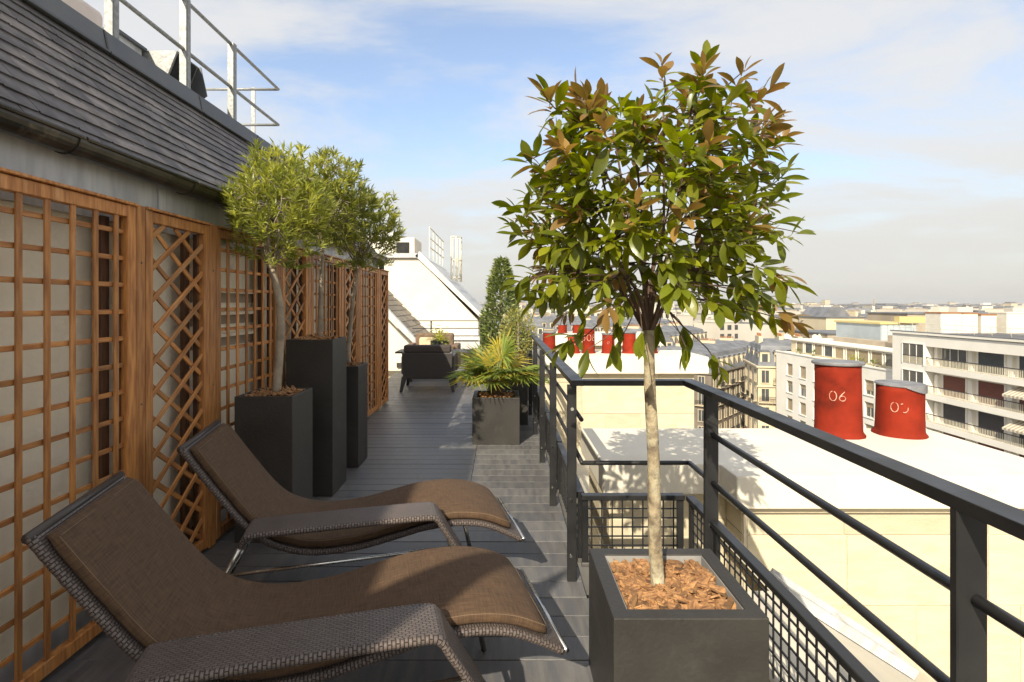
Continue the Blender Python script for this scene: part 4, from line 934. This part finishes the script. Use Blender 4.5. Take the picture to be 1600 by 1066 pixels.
for i in range(260):
    u = Vector((r_.gauss(0, 1), r_.gauss(0, 1), abs(r_.gauss(0, .8)))); T = TR(u.x*.07, u.y*.07, .15+.1*abs(u.z)) @ orient(u, 0, r_) @ Matrix.Scale(r_.uniform(.07, .13), 4); b.add([T @ Vector(z) for z in g[0]], g[1])
part('vase_leaves', b, 'olv2', va_, kind='stuff')
b = MB()
for i in range(26):
    p = Vector((r_.gauss(-.04, .09), r_.gauss(0, .08), r_.uniform(.28, .52)))
    for j in range(5): T = TR(*p) @ orient(Vector((math.cos(j*1.26), math.sin(j*1.26), .5)), 0, r_) @ Matrix.Scale(.05, 4); b.add([T @ Vector(z) for z in leaf_geo(1, .6, .1, .1, 2)[0]], g[1])
part('blossoms', b, 'petal', va_, kind='stuff')
for k in range(0): pass

# ------------------------------------------------------------------ neighbouring roofs at the end of the terrace
nb_ = thing('gable_house', 'white rendered gable with zinc coping closing the far end of the terrace', 'house', (-2, 16, 0))
o = Vector(nb_.location)
b = MB(); b.prism([Vector(p)-o for p in ((-9, 16, -2), (-.72, 16, -2), (-.72, 16, .98), (-2.5, 16, 2.84), (-9, 16, 2.84))], (0, 8.5, 0)); part('gable_wall', b, 'white', nb_)
def gab(x): return .98 + (-.72-x)*(1.86/1.78)
b = MB(); b.prism([Vector(p)-o for p in ((-.50, 15.9, .93), (-.47, 15.9, 1.02), (-2.45, 15.9, 3.04), (-2.58, 15.9, 2.90))], (0, .55, 0)); part('gable_coping', b, 'zinc', nb_)
b = MB(); b.prism([Vector(p)-o for p in ((-.62, 16.45, .96), (-2.5, 16.45, 2.90), (-2.5, 16.45, 2.96), (-.56, 16.45, 1.0))], (0, 8, 0)); part('roof_slope', b, 'zinc', nb_)
b = MB(); b.box(Vector((-9, 15.9, 2.85))-o, Vector((-2.5, 24, 2.98))-o); part('roof_edge', b, 'zinc', nb_)
b = MB(); b.box(Vector((-2.1, 15.75, .42))-o, Vector((-.6, 15.99, .55))-o); b.box(Vector((-2.3, 15.4, .02))-o, Vector((-.2, 15.7, .38))-o); part('base_ledge', b, 'zinc', nb_)
rh = thing('roof_hut', 'small white rooftop hut with a dark opening on the gable roof', 'hut', (-3.0, 18, 2.98))
b = MB(); b.box((-1.6, 0, 0), (.05, 1.6, .72)); part('hut_wall', b, 'white', rh)
b = MB(); b.box((-.55, -.03, .06), (-.12, .02, .56)); part('hut_opening', b, 'dark', rh)
b = MB(); b.prism([(-1.75, -.12, .72), (-.7, -.12, .98), (-.62, -.12, .90), (-.6, -.12, .72)], (0, 1.8, 0)); part('hut_roof', b, 'zinc', rh)
lc = thing('ladder_cage', 'white steel guardrail and caged ladder standing on the gable roof', 'guardrail', (-2.3, 20, 2.9))
wl = mat('cream_white_steel', (.75, .70, .56), rough=.5); M['wsteel'] = wl
for k in range(5): bar('cage_post', (-2.33, 17.2+k*.95, 2.95), (-2.33, 17.2+k*.95, 3.95), .03, .03, 'wsteel', lc, (1, 0, 0))
for z in (3.93, 3.6, 3.3): rod('cage_rail', [(-2.33, 17.2, z), (-2.33, 21.2, z)], .02, 'wsteel', lc, 6)
for k in range(7):
    a = -PI/2 + PI*k/6; rod('cage_bar', [(-2.0+.38*math.cos(a), 21.3+.38*math.sin(a), 2.35), (-2.0+.38*math.cos(a), 21.3+.38*math.sin(a), 4.1)], .02, 'wsteel', lc, 6)
for z in (2.5, 3.2, 4.1): rod('cage_hoop', [(-2.0+.38*math.cos(-PI/2+PI*k/8), 21.3+.38*math.sin(-PI/2+PI*k/8), z) for k in range(9)], .02, 'wsteel', lc, 6)
pw = thing('parapet_wall', 'rough white parapet wall with slanted zinc coping beyond the trellis', 'wall', (-2.6, 12.9, 0))
o = Vector(pw.location)
b = MB(); b.prism([Vector(p)-o for p in ((-2.32, 12.75, -.1), (-2.12, 12.75, .44), (-3.9, 12.75, 2.3), (-5, 12.75, 2.3), (-5, 12.75, -.1))], (0, .3, 0)); part('parapet_face', b, 'white', pw)
b = MB(); b.prism([Vector(p)-o for p in ((-1.98, 12.7, .44), (-1.92, 12.7, .52), (-3.75, 12.7, 2.46), (-3.9, 12.7, 2.32))], (0, .2, 0)); part('parapet_coping', b, 'zinc', pw)
b = MB(); b.box(Vector((-2.5, 12.7, -.02))-o, Vector((-1.5, 12.745, .09))-o); part('skirting', b, 'planter', pw)
def sp2(u, y): return Vector((-2.0-u*.69, y, .48+u*.72))
b = MB(); b.add([sp2(0, 12.92)-o, sp2(0, 15.6)-o, sp2(2.9, 15.6)-o, sp2(2.9, 12.92)-o, sp2(0, 12.92)-o-Vector((.1, 0, .2)), sp2(0, 15.6)-o-Vector((.1, 0, .2))], [(0, 1, 2, 3), (0, 4, 5, 1)]); part('slate_bed', b, 'dark', pw)
ts = MB(); ts.box((-.22, 0, 0), (.215, .30, .012)); tsm = ts.mesh('roof_slate', mat('tan_slate', (.26, .22, .17), (.19, .165, .135), scale=8, rough=.8, rand=.2))
BA2 = Matrix(((0, -.69, .72, 0), (1, 0, 0, 0), (0, .72, .69, 0), (0, 0, 0, 1)))
for i in range(15):
    for j in range(6): part('roof_slate', tsm, None, pw, TR(*sp2(i*.19, 13.12 + j*.44 + (.2 if i % 2 else 0))) @ BA2 @ Matrix.Rotation(-.05, 4, 'X') @ TR(0, 0, .012), True)

# ------------------------------------------------------------------ city
def wmesh(wd, h, pane, fr, sill=True, name='window', mull=1):
    b = MB(); f_ = .09
    b.box((-wd/2, -.02, 0), (wd/2, .1, h), 1)
    b.box((-wd/2-f_, -.10, -.06), (-wd/2, .1, h+f_), 0); b.box((wd/2, -.10, -.06), (wd/2+f_, .1, h+f_), 0); b.box((-wd/2, -.10, h), (wd/2, .1, h+f_), 0)
    if sill: b.box((-wd/2-.15, -.18, -.14), (wd/2+.15, .1, -.0605), 0)
    for k in range(mull): x = -wd/2 + wd*(k+1)/(mull+1); b.box((x-.035, -.06, 0), (x+.035, .09, h), 0)
    return b.mesh(name, [fr, pane])
ww = thing('office_block', 'white modern block with square windows and a set-back top floor across the street', 'building', (46.2, 90.7, -27), -PI/2)
Hh = 28.5-8.1
b = MB(); b.box((0, .30, 0), (28.4, 14, Hh)); b.box((0, 0, Hh-1.6), (28.4, .299, Hh)); zt = Hh-1.6
for j in range(6):
    z1 = Hh-1.6-2.8*j; z0 = z1-1.9; zb = z0-.9 if j < 5 else 0
    b.box((0, 0, zb), (28.4, .299, z0)); xs = [0] + [q for i in range(7) for q in (4.2+3.75*i-.87, 4.2+3.75*i+.87)] + [28.4]
    for x0, x1 in zip(xs[::2], xs[1::2]): b.box((x0, 0, z0), (x1, .299, z1))
part('facade_wall', b, 'offwhite', ww)
b = MB(); b.box((-.1, -.1, Hh), (28.35, .3, Hh+.16)); part('parapet', b, 'offwhite', ww)
b = MB(); b.box((1.4, 1.8, Hh), (28.3, 13, Hh+2.05)); part('attic_storey', b, 'cream', ww)
b = MB(); b.box((1.2, 1.5, Hh+2.05), (28.3, 13.2, Hh+2.25)); part('attic_cornice', b, 'offwhite', ww)
b = MB(); b.box((7.5, 5, Hh+2.25), (27, 12, Hh+2.9)); b.box((20, 4.5, Hh+2.9), (26, 9, Hh+3.9)); part('roof_plant', b, 'tanf', ww)

def owin(blind):
    b = MB(); b.box((-.86, .24, .01), (.86, .29, 1.89), 0)
    for q in ((-.86, -.80), (.80, .86), (-.03, .03)): b.box((q[0], .21, .01), (q[1], .24, 1.89), 1)
    b.box((-.86, .21, .01), (.86, .2399, .07), 1); b.box((-.86, .21, 1.83), (.86, .2399, 1.89), 1); b.box((-.98, -.10, -.08), (.98, .2, -.005), 2)
    if blind: b.box((-.80, .19, 1.9*(1-blind)), (.80, .2099, 1.88), 3)
    return b.mesh('window', ['paneg', 'white', 'offwhite', 'blind'])
wm1 = [owin(.98), owin(.7), owin(.97)]; wm2 = [owin(.0), owin(.35)] 
wm3 = wmesh(1.95, 1.55, 'blind', 'offwhite', False, mull=0); wm4 = wmesh(1.95, 1.55, 'paneg', 'offwhite', False, mull=0)
r_ = random.Random(4)
for i in range(7):
    for j in range(6):
        part('window', r_.choice(wm1) if r_.random() < .6 else r_.choice(wm2), None, ww, TR(4.2+3.75*i, 0, Hh-3.5-2.8*j))
for i in range(10): part('attic_window', wm3 if r_.random() < .6 else wm4, None, ww, TR(4.0+2.55*i, 1.8, Hh+.3))
# terrace bushes on the set-back floor
for i, (x_, s) in enumerate(((5, .35), (9.2, .45), (18.2, .8), (19.6, .6), (22.4, .5))):
    b = MB(); g = leaf_geo(1, .5, .2, .2, 2)
    for k in range(70): u = Vector((r_.gauss(0, 1), r_.gauss(0, .7), r_.gauss(0, .8))); T = TR(*(u*s*.5)) @ orient(u+Vector((0, 0, .6)), 0, r_) @ Matrix.Scale(.3, 4); b.add([T @ Vector(z) for z in g[0]], g[1])
    q = thing('terrace_bush', ['tiny', 'small', 'large yellow-green', 'middle', 'dark'][i] + ' bush on the set-back terrace of the white modern block', 'bush', (46.2+1.0, 90.7-x_, -27+Hh+.5), group='bushes on the office terrace'); part('foliage', b, 'leafy' if i == 2 else 'bay', q, kind='stuff')

ap_ = thing('balcony_block', 'white apartment block with long balconies and shutters at the right edge', 'building', (45.2, 62.3, -27), -PI/2)
b = MB(); b.box((0, 0, 0), (4.9, 14, 28.5-3.4)); b.box((4.9, 1.1, 0), (34, 14, 28.5-3.4)); part('facade_wall', b, 'offwhite', ap_)
b = MB(); b.box((-.15, -.15, 25.1), (34, .25, 25.35)); b.box((4.9, .25, 25.0), (34, 1.099, 25.1)); part('parapet', b, 'offwhite', ap_)
b = MB(); b.box((.3, .3, 25.1), (34, 13.9, 25.16)); part('flat_roof', b, 'roofd', ap_)
b = MB(); b.box((-.18, -.18, 25.351), (34, .28, 25.41)); part('coping', b, 'roofg', ap_)
# lintel panel above the balcony bays
b = MB(); b.box((4.9, .0, 23.9), (34, 1.099, 25.0)); part('lintel', b, 'offwhite', ap_)
w3 = wmesh(3.0, 2.15, 'paneg', 'offwhite', False, mull=2)
shut = {}
for nm, mt in (('blue', 'blueshut'), ('red', 'redshut'), ('dark', 'drkshut')):
    b = MB(); b.box((-1.35, -.03, 0), (1.35, .1, 2.1)); 
    for k in range(14): b.box((-1.34, -.05, .06+k*.145), (1.34, -.03, .15+k*.145))
    b.box((-1.5, -.07, -.05), (-1.35, .1, 2.25), 1); b.box((1.35, -.07, -.05), (1.5, .1, 2.25), 1); b.box((-1.35, -.07, 2.1), (1.35, .1, 2.25), 1); shut[nm] = b.mesh('shutter', [mt, 'offwhite'])
for f_ in range(7):
    ft = 28.5-6.9-2.97*f_     # slab level below this storey's rail
    b = MB(); b.box((4.9, -.05, ft-.32), (34, 1.099, ft+.25)); part('balcony_slab', b, 'offwhite', ap_)
    b = MB(); b.box((4.95, -.02, ft+1.08), (34, .05, ft+1.15)); part('handrail', b, 'drkshut', ap_)
    b = MB()
    x_ = 5.0
    while x_ < 30: b.box((x_, 0, ft+.25), (x_+.05, .03, ft+1.08)); x_ += .17
    part('balusters', b, 'baluster', ap_, kind='stuff')
    for k in range(7):
        x_ = 7.25 + 4.15*k; sh = [w3, shut['red'], shut['dark'], shut['red'], w3, shut['dark'], w3][f_] if not (f_ == 0 and k > 0) else shut['blue']
        part('window' if sh is w3 else 'shutter', sh, None, ap_, TR(x_, 1.1, ft+.26))
        b = MB(); b.box((x_-2.15, .75, ft+.26), (x_-1.72, 1.098, ft+2.3)); part('wall_pier', b, 'offwhite', ap_)
    part('window', w3, None, ap_, TR(3.15, 0, ft+.3)); b = MB(); b.box((1.6, -.06, ft+1.1), (4.7, -.02, ft+1.16)); part('window_rail', b, 'drkshut', ap_)
    b = MB()
    x_ = 1.65
    while x_ < 4.65: b.box((x_, -.05, ft+.3), (x_+.05, -.02, ft+1.1)); x_ += .17
    part('window_bars', b, 'baluster', ap_, kind='stuff')
for k, (f_, mt) in enumerate(((1, 'awnw'), (2, 'awnw'))):
    ft = 28.5-6.9-2.97*f_; b = MB()
    for i in range(16):
        x0 = 14.2+i*.19; b.prism([(x0, 1.0, ft+2.45), (x0, -.5, ft+1.75), (x0, -.5, ft+1.55), (x0, 1.0, ft+2.38)], (.186, 0, 0), i % 2)
    part('awning', b, ['awnw', 'tanf'], ap_)
b = MB()
for i in range(16): b.tube([(1+i*1.9, .3, 25.3), (1+i*1.9+.15, -.05, 26.3)], .03, 5)
for z in (25.8, 26.3): b.tube([(0, 0+.1*(26.3-z), z), (32, .1*(26.3-z), z)], .025, 5)
part('roof_rail', b, 'wsteel', ap_)
for i, (x0, x1, zt) in enumerate(((1470, 1503, 27.5), (1503.3, 1528, 27.45), (1533, 1557, 27.3), (1573, 1650, 27.5))):
    yy = 60 if i < 3 else 60; t = thing('rooftop_chimney', ['broad', 'joined second', 'narrow separate', 'wide rightmost'][i] + ' white rendered chimney wall on the balcony block roof', 'chimney', ((x0-785)*yy/840, yy, -1.9), group='white chimney walls on the balcony block')
    wv = (x1-x0)*yy/840; b = MB(); b.box((0, 0, 0), (wv-.02, 2.2, zt-27+1.75)); part('chimney_wall', b, 'white', t)
    b = MB(); b.box((-.05, -.05, zt-27+1.75), (wv+.03, 2.25, zt-27+1.9)); part('chimney_cap', b, 'brick' if i < 3 else 'white', t)

# haussmann-type buildings: body, mansard roof, windows, dormers, chimney stacks
hw1 = wmesh(1.15, 2.1, 'paneg', 'cream', name='window'); hwd = wmesh(1.0, 1.5, 'paneg', 'white', False, name='dormer_window')
dm_ = MB(); dm_.box((-.75, -.1, 0), (.75, 2.0, 1.9)); dm_.prism([(-.9, -.15, 1.9), (.9, -.15, 1.9), (.6, -.15, 2.25), (-.6, -.15, 2.25)], (0, 2.2, 0), 1); dm_.box((-.45, -.13, .25), (.45, -.09, 1.6), 2); DORM = dm_.mesh('dormer', ['cream', 'roofg', 'paneg'])
bal = MB()
bal.box((-1.1, -.6, -.12), (1.1, 0, 0), 0)
for k in range(12): bal.box((-1.05+k*.19, -.58, 0), (-1.01+k*.19, -.54, .9), 1)
bal.box((-1.1, -.6, .9), (1.1, -.54, .96), 1); BALC = bal.mesh('balcony', ['cream', 'iron'])
cst = MB(); cst.box((-1.6, -.35, 0), (1.6, .35, 2.2), 0)
for k in range(7): cst.lathe([(.14, 0), (.11, .5)], 7, (-1.35+k*.45, 0, 2.2), 1)
CST = cst.mesh('chimney', ['cream', 'brick'])
def hauss(label, loc, rz, ln, dep, ht, fl=5, wall='cream', lit=None, end=True, nwin=None, name='apartment_house', group='stone apartment houses in the city', small=False):
    t = thing(name, label, 'building', loc, rz, group)
    b = MB(); b.box((0, 0, 0), (ln, dep, ht)); part('facade_wall', b, wall, t)
    b = MB(); b.frus((-.05, -.05, ht+.25), (ln+.05, dep+.05), 3.4, .8, 1.5); b.frus((.75, 1.45, ht+3.65), (ln-.75, dep-1.45), .9, 1.5, 3); part('mansard_roof', b, 'roofg', t)
    b = MB(); b.box((-.3, -.3, ht), (ln+.3, dep+.3, ht+.24)); b.box((-.25, -.25, ht-3.3), (ln+.25, 0, ht-3.1)); part('cornice', b, wall, t)
    n = nwin or max(2, int(ln/2.7)); st_ = 3.15
    for i in range(n):
        x_ = ln*(i+.5)/n
        if not small:
            for j in range(fl):
                part('window', hw1, None, t, TR(x_, 0, ht-2.6-st_*j))
                if j in (1, 3) or (j == 0 and i % 2): part('balcony', BALC, None, t, TR(x_, 0, ht-2.75-st_*j))
        part('dormer', DORM, None, t, TR(x_, .35, ht+.7))
    if end:
        m_ = max(2, int(dep/3.2))
        for i in range(m_):
            y_ = dep*(i+.5)/m_
            if not small:
                for j in range(fl): part('window', hw1, None, t, TR(0, y_, ht-2.6-st_*j) @ Matrix.Rotation(-PI/2, 4, 'Z'))
                part('balcony', BALC, None, t, TR(0, y_, ht-2.75-st_) @ Matrix.Rotation(-PI/2, 4, 'Z'))
            part('dormer', DORM, None, t, TR(.35, y_, ht+.7) @ Matrix.Rotation(-PI/2, 4, 'Z'))
    for x_ in (ln*.15, ln*.52, ln*.86): part('chimney', CST, None, t, TR(x_, dep*.5, ht+2.9) @ Matrix.Rotation(PI/2, 4, 'Z'))
    return t
FA = math.atan2(.742, .67)
hb = hauss('stone corner house with shaded street front and orange shop awning', (38.9, 100, -27), FA, 34, 15, 14.6+.6, 5, 'shadef', nwin=12)
for k in range(2):
    b = MB(); b.prism([(2+k*4.2, 0, 3.6), (2+k*4.2, -1.8, 2.9), (2+k*4.2, -1.8, 2.6), (2+k*4.2, 0, 3.4)], (3.9, 0, 0)); part('shop_awning', b, 'awn', hb)
b = MB(); b.box((-.06, 4, .2), (-.01, 14.5, 3.4)); part('brick_shopfront', b, 'brick', hb)
hauss('cream corner house with rounded zinc dome beside the white modern block', (43.9, 92.3, -27), math.radians(-14), 9, 12, 17.5, 5, 'cream', nwin=4)
hauss('long stone house behind the second chimney seen under the tree crown', (10, 120, -27), .12, 30, 14, 17, 5, nwin=11)
hauss('stone house with many dormers further left under the tree', (-24, 150, -27), 0, 36, 14, 19, 4, small=True)
hauss('mansarded house behind the corner house', (36, 128, -27), FA, 34, 16, 17.5, 5, small=True)
hauss('grey-roofed house beyond the mansarded house', (28, 165, -27), FA*.8, 44, 18, 18.5, 5, small=True)
hauss('house with a long row of dormers far under the crown', (8, 190, -27), .2, 40, 18, 19, 5, small=True)
dm = thing('zinc_dome', 'grey zinc dome roof above the cream corner house', 'dome', (52, 96.5, -27+17.5)); b = MB(); b.lathe([(6.5, 0), (6.4, 1.2), (5.6, 2.6), (3.6, 3.7), (1.2, 4.2), (.2, 4.3)], 18); part('dome_shell', b, 'roofg', dm, smooth=True)
# parked cars in the side street
cb = MB(); cb.box((-2.1, -.85, .25), (2.1, .85, .85), 0); cb.frus((-1.3, -.8, .85), (1.5, .8), .55, .45, .12, 1)
wh = MB()
for x_ in (-1.3, 1.3):
    for y_ in (-.82, .82): wh.tube([(x_, y_-.1, .33), (x_, y_+.1, .33)], .33, 10)
WH = wh.mesh('wheels', 'dark')
for k in range(14):
    p = c0 + nn*(2.2 if k % 2 else 9.8) + f*(8+k*2.9); t = thing('parked_car', '%s car parked along the %s kerb of the side street, %s from the corner' % (('black', 'silver', 'dark grey', 'red', 'white')[k % 5], 'left' if k % 2 == 0 else 'right', ('first', 'second', 'third', 'fourth', 'fifth', 'sixth', 'seventh')[k//2]), 'car', (p.x, p.y, -26.98), FA, 'cars parked in the side street')
    part('car_body', cb.mesh('car_body', ['car%d' % (k % 5), 'paneg']), None, t); part('wheels', WH, None, t)

# mid-distance landmarks on the right
def at(px, py, y): return ((px-785)*y/840, y, 1.5-(py-474)*y/840)
def slab(name, label, cat, px0, px1, pyt, y, dep, m, roof=None, parts=None, group=None):
    x0, _, zt = at(px0, pyt, y); x1 = at(px1, pyt, y)[0]; t = thing(name, label, cat, ((x0+x1)/2, y, -27), 0, group)
    w_ = x1-x0; b = MB(); b.box((-w_/2, 0, 0), (w_/2, dep, zt+27)); part('walls', b, m, t)
    b = MB(); b.box((-w_/2-.2, -.2, zt+27), (w_/2+.2, dep+.2, zt+27.25)); part('roof', b, roof or 'roofg', t)
    return t, w_, zt+27
t, w_, h = slab('roof_shed', 'pale blue clad rooftop shed with yellow-green parapet', 'building', 1376, 1431, 507, 75, 10, 'bluepanel', 'yel')
for k in range(6): b = MB(); b.box((-w_/2+.15+k*w_/6, -.06, h-4.5), (-w_/2+(k+1)*w_/6-.02, -.005, h-.1)); part('cladding_panel', b, 'bluepanel', t)
b = MB(); b.box((-.2, -.5, h-.01+.25), (w_/2+1, .5, h+1.1)); part('parapet', b, 'yel', t)
t, w_, h = slab('party_wall_building', 'blank cream party wall of a taller house behind the white modern block', 'building', 1291, 1350, 497, 125, 16, 'cream')
b = MB(); b.prism([(-w_/2+1, 3, h), (w_/2-1, 3, h), (w_/2-3, 3, h+2.5), (-w_/2+3, 3, h+2.5)], (0, 10, 0)); part('mansard_roof', b, 'roofg', t)
t, w_, h = slab('tan_roof_house', 'low tan brick roof storey with a dark window above the white modern block', 'building', 1293, 1376, 523, 98, 12, 'tanf')
b = MB(); b.box((1, -.08, h-2.2), (2.6, -.01, h-.6)); part('window', b, 'paneg', t)
b = MB(); b.prism([(2.5, 1, h+.25), (5.2, 1, h+.25), (5.2, 3, h+2.4), (2.5, 3, h+2.4)], (0, .15, 0)); part('skylight', b, 'paneg', t)
t, w_, h = slab('glass_studio', 'white studio building with long sloping glass roof in the middle distance', 'building', 1196, 1246, 511, 150, 14, 'offwhite')
for k in range(12): b = MB(); x0 = -w_/2+k*w_/12; b.prism([(x0+.05, -.1, h+.3), (x0+w_/12-.05, -.1, h+.3), (x0+w_/12-.05, 2.4, h+2.9), (x0+.05, 2.4, h+2.9)], (0, .1, .02)); part('glass_pane', b, 'bluepanel' if k < 5 else 'paneg', t)
b = MB(); b.box((-w_/2, 2.4, h+.25), (w_/2, 9, h+2.95)); part('roof_block', b, 'roofg', t)
slab('brick_block', 'orange brick rooftop block beside the tree crown', 'building', 1198, 1214, 476, 200, 12, 'brick')
sc_ = thing('scaffold', 'steel scaffolding wrapped round a house in the middle distance', 'scaffold', at(1268, 520, 135))
for k in range(6):
    for j in range(4): bar('scaffold_pole', at(1248+k*8, 540, 135+j*2), at(1248+k*8, 497, 135+j*2), .12, .12, 'galv', sc_, (1, 0, 0))
for j in range(5): bar('scaffold_board', at(1246, 500+j*7, 134.8), at(1290, 500+j*7, 134.8), .6, .12, 'tanf', sc_, (0, 1, 0))
for k, (px, py) in enumerate(((1229, 527), (1238, 528), (1273, 528), (1282, 527))):
    t = thing('satellite_dish', ['leftmost', 'second', 'third', 'rightmost'][k] + ' white satellite dish on the roofs beyond the white block', 'dish', at(px, py, 100), group='white satellite dishes on the roofs')
    b = MB(); b.lathe([(.02, 0), (.35, .06), (.6, .2), (.62, .22), (.3, .1)], 12); part('dish', b, 'white', t, Matrix.Rotation(1.2, 4, 'X')); b = MB(); b.tube([(0, .1, -2), (0, .1, 0)], .05, 6); part('mast', b, 'galv', t)
slab('long_slate_house', 'long dark slate roof behind the white chimney walls', 'building', 1418, 1620, 491, 110, 12, 'tanf')
# towers on the horizon
slab('round_tower', 'pale round tower on the horizon', 'tower', 1289, 1297, 469, 1500, 16, 'cream')
t = thing('smoke_stack', 'thin dark smokestack on the horizon', 'chimney', at(1366, 500, 1500)); b = MB(); b.lathe([(2.4, -20), (1.8, 60)], 8); part('stack', b, 'tanf', t)
slab('grey_office_tower', 'wide grey office tower on the horizon', 'tower', 1384, 1403, 474.5, 1400, 40, 'roofg'); slab('grey_office_tower', 'narrow dark slab beside the wide grey tower', 'tower', 1379, 1383, 476, 1380, 20, 'drkshut')
# field of city houses
r_ = random.Random(77)
occ = [(46, 76, 60), (40, 110, 34)]
CB = {}
def cityhouse(mk, w_, d_, h):
    b = MB(); b.box((-w_/2, 0, 0), (w_/2, d_, h), 0); b.frus((-w_/2, 0, h), (w_/2, d_), 2.6, 1.2, 1.6, 1); 
    n = max(2, int(w_/3.2))
    for i in range(n):
        for j in range(4): x_ = -w_/2 + w_*(i+.5)/n; b.box((x_-.6, -.05, h-2.8-3.1*j), (x_+.6, .02, h-.9-3.1*j), 2)
        x_ = -w_/2 + w_*(i+.5)/n; b.box((x_-.6, .2, h+.3), (x_+.6, 1.5, h+1.9), 0)
    for x_ in (-w_/2+.6, w_/2-.6): b.box((x_-.5, 1.5, h+.5), (x_+.5, d_-1.5, h+3.6), 0); b.box((x_-.18, 2.4, h+3.6), (x_+.18, d_-2.4, h+3.95), 3)
    return b.mesh('city_house', [mk, 'roofg', 'paneg', 'tanf'])
def flathouse(mk, w_, d_, h):
    b = MB(); b.box((-w_/2, 0, 0), (w_/2, d_, h), 0); b.box((-w_/2-.15, -.15, h), (w_/2+.15, d_+.15, h+.3), 0); b.box((-w_*.2, d_*.3, h+.3), (w_*.15, d_*.6, h+2.6), 0); b.box((w_*.2, d_*.2, h+.3), (w_*.35, d_*.7, h+1.5), 1)
    n = max(2, int(w_/2.8))
    for i in range(n):
        for j in range(5): x_ = -w_/2 + w_*(i+.5)/n; b.box((x_-.8, -.05, h-2.4-2.9*j), (x_+.8, .02, h-.8-2.9*j), 2)
    return b.mesh('city_house', [mk, 'roofg', 'paneg', 'tanf'])
VAR = [cityhouse(m_, w_, d_, h) for m_, w_, d_, h in (('cream', 18, 12, 20), ('citywhite', 14, 11, 21.5), ('cream', 24, 12, 18.5), ('tanf', 16, 12, 19), ('citywhite', 12, 10, 22))] + [flathouse(m_, w_, d_, h) for m_, w_, d_, h in (('citywhite', 20, 13, 21), ('citywhite', 15, 12, 22.5), ('cream', 26, 14, 19.5))]
CL = ['wide cream mansard house', 'off-white mansard house', 'long low cream mansard house', 'tan mansard house', 'tall white mansard house', 'off-white flat-roofed block', 'tall white flat-roofed block', 'long cream flat-roofed block']
ON = ['first', 'second', 'third', 'fourth', 'fifth', 'sixth', 'seventh', 'eighth', 'ninth', 'tenth', 'eleventh', 'twelfth', 'thirteenth', 'fourteenth', 'fifteenth', 'sixteenth', 'seventeenth', 'eighteenth', 'nineteenth', 'twentieth'] + ['%dth' % i for i in range(21, 60)]
yy = 140; row = 0
while yy < 400:
    x_ = -.12*yy; n_ = 0
    while x_ < 1.04*yy:
        sx = r_.uniform(14, 24); k = r_.randrange(8)
        if not (yy < 215 and -30 < x_ < 75):
            thing('city_house', '%s, %s from the left in the %s row of distant houses' % (CL[k], ON[n_], ON[row]), 'building', (x_, yy + r_.uniform(-5, 5), -27+r_.uniform(-1.5, 2.6)), r_.uniform(-.5, .5), 'distant city houses', VAR[k]); n_ += 1
        x_ += sx*1.12
    yy *= 1.085; row += 1
# everything farther reads as one mass of roofs
far = MB()
yy = 405
while yy < 5200:
    x_ = -.6*yy
    while x_ < 1.7*yy:
        wv = r_.uniform(8, 22)*(1+yy/3000); h = 18 + r_.uniform(-4, 5) + (r_.random() < .02 and yy > 900)*r_.uniform(4, 13); d_ = r_.uniform(8, 18)
        y_ = yy + r_.uniform(-.04, .04)*yy; mi_ = r_.choice((0, 0, 1, 2, 3, 3, 4)); far.box((x_, y_, -27), (x_+wv*.9, y_+d_, -27+h), mi_)
        if r_.random() < .6: far.frus((x_, y_, -27+h), (x_+wv*.9, y_+d_), 2.5, 2, 3, 4)
        if r_.random() < .32: far.lathe([(.5, 0), (6, 3), (8, 7), (5, 11), (.5, 13)], 6, (x_+wv, y_-4, -27+r_.uniform(3, 9)), 5)
        x_ += wv
    yy *= 1.042
o_ = part('distant_city', far, ['cream', 'citywhite', 'offwhite', 'tanf', 'roofd', 'tree'], None, kind='stuff'); o_['label'] = 'mass of pale rooftops stretching to the horizon'; o_['category'] = 'city'

# ------------------------------------------------------------------ air
hm = bpy.data.materials.new('haze_air'); hm.use_nodes = True; t_ = hm.node_tree; t_.nodes.clear()
ou = t_.nodes.new('ShaderNodeOutputMaterial'); pv = t_.nodes.new('ShaderNodeVolumePrincipled'); t_.links.new(pv.outputs[0], ou.inputs['Volume'])
pv.inputs['Color'].default_value = (.93, .93, .92, 1); pv.inputs['Density'].default_value = .00016; pv.inputs['Anisotropy'].default_value = .2
b = MB(); b.box((-9100, -9100, -28), (9100, 9100, 60)); HZ = True
if HZ: part('haze', b, hm, None, kind='stuff')
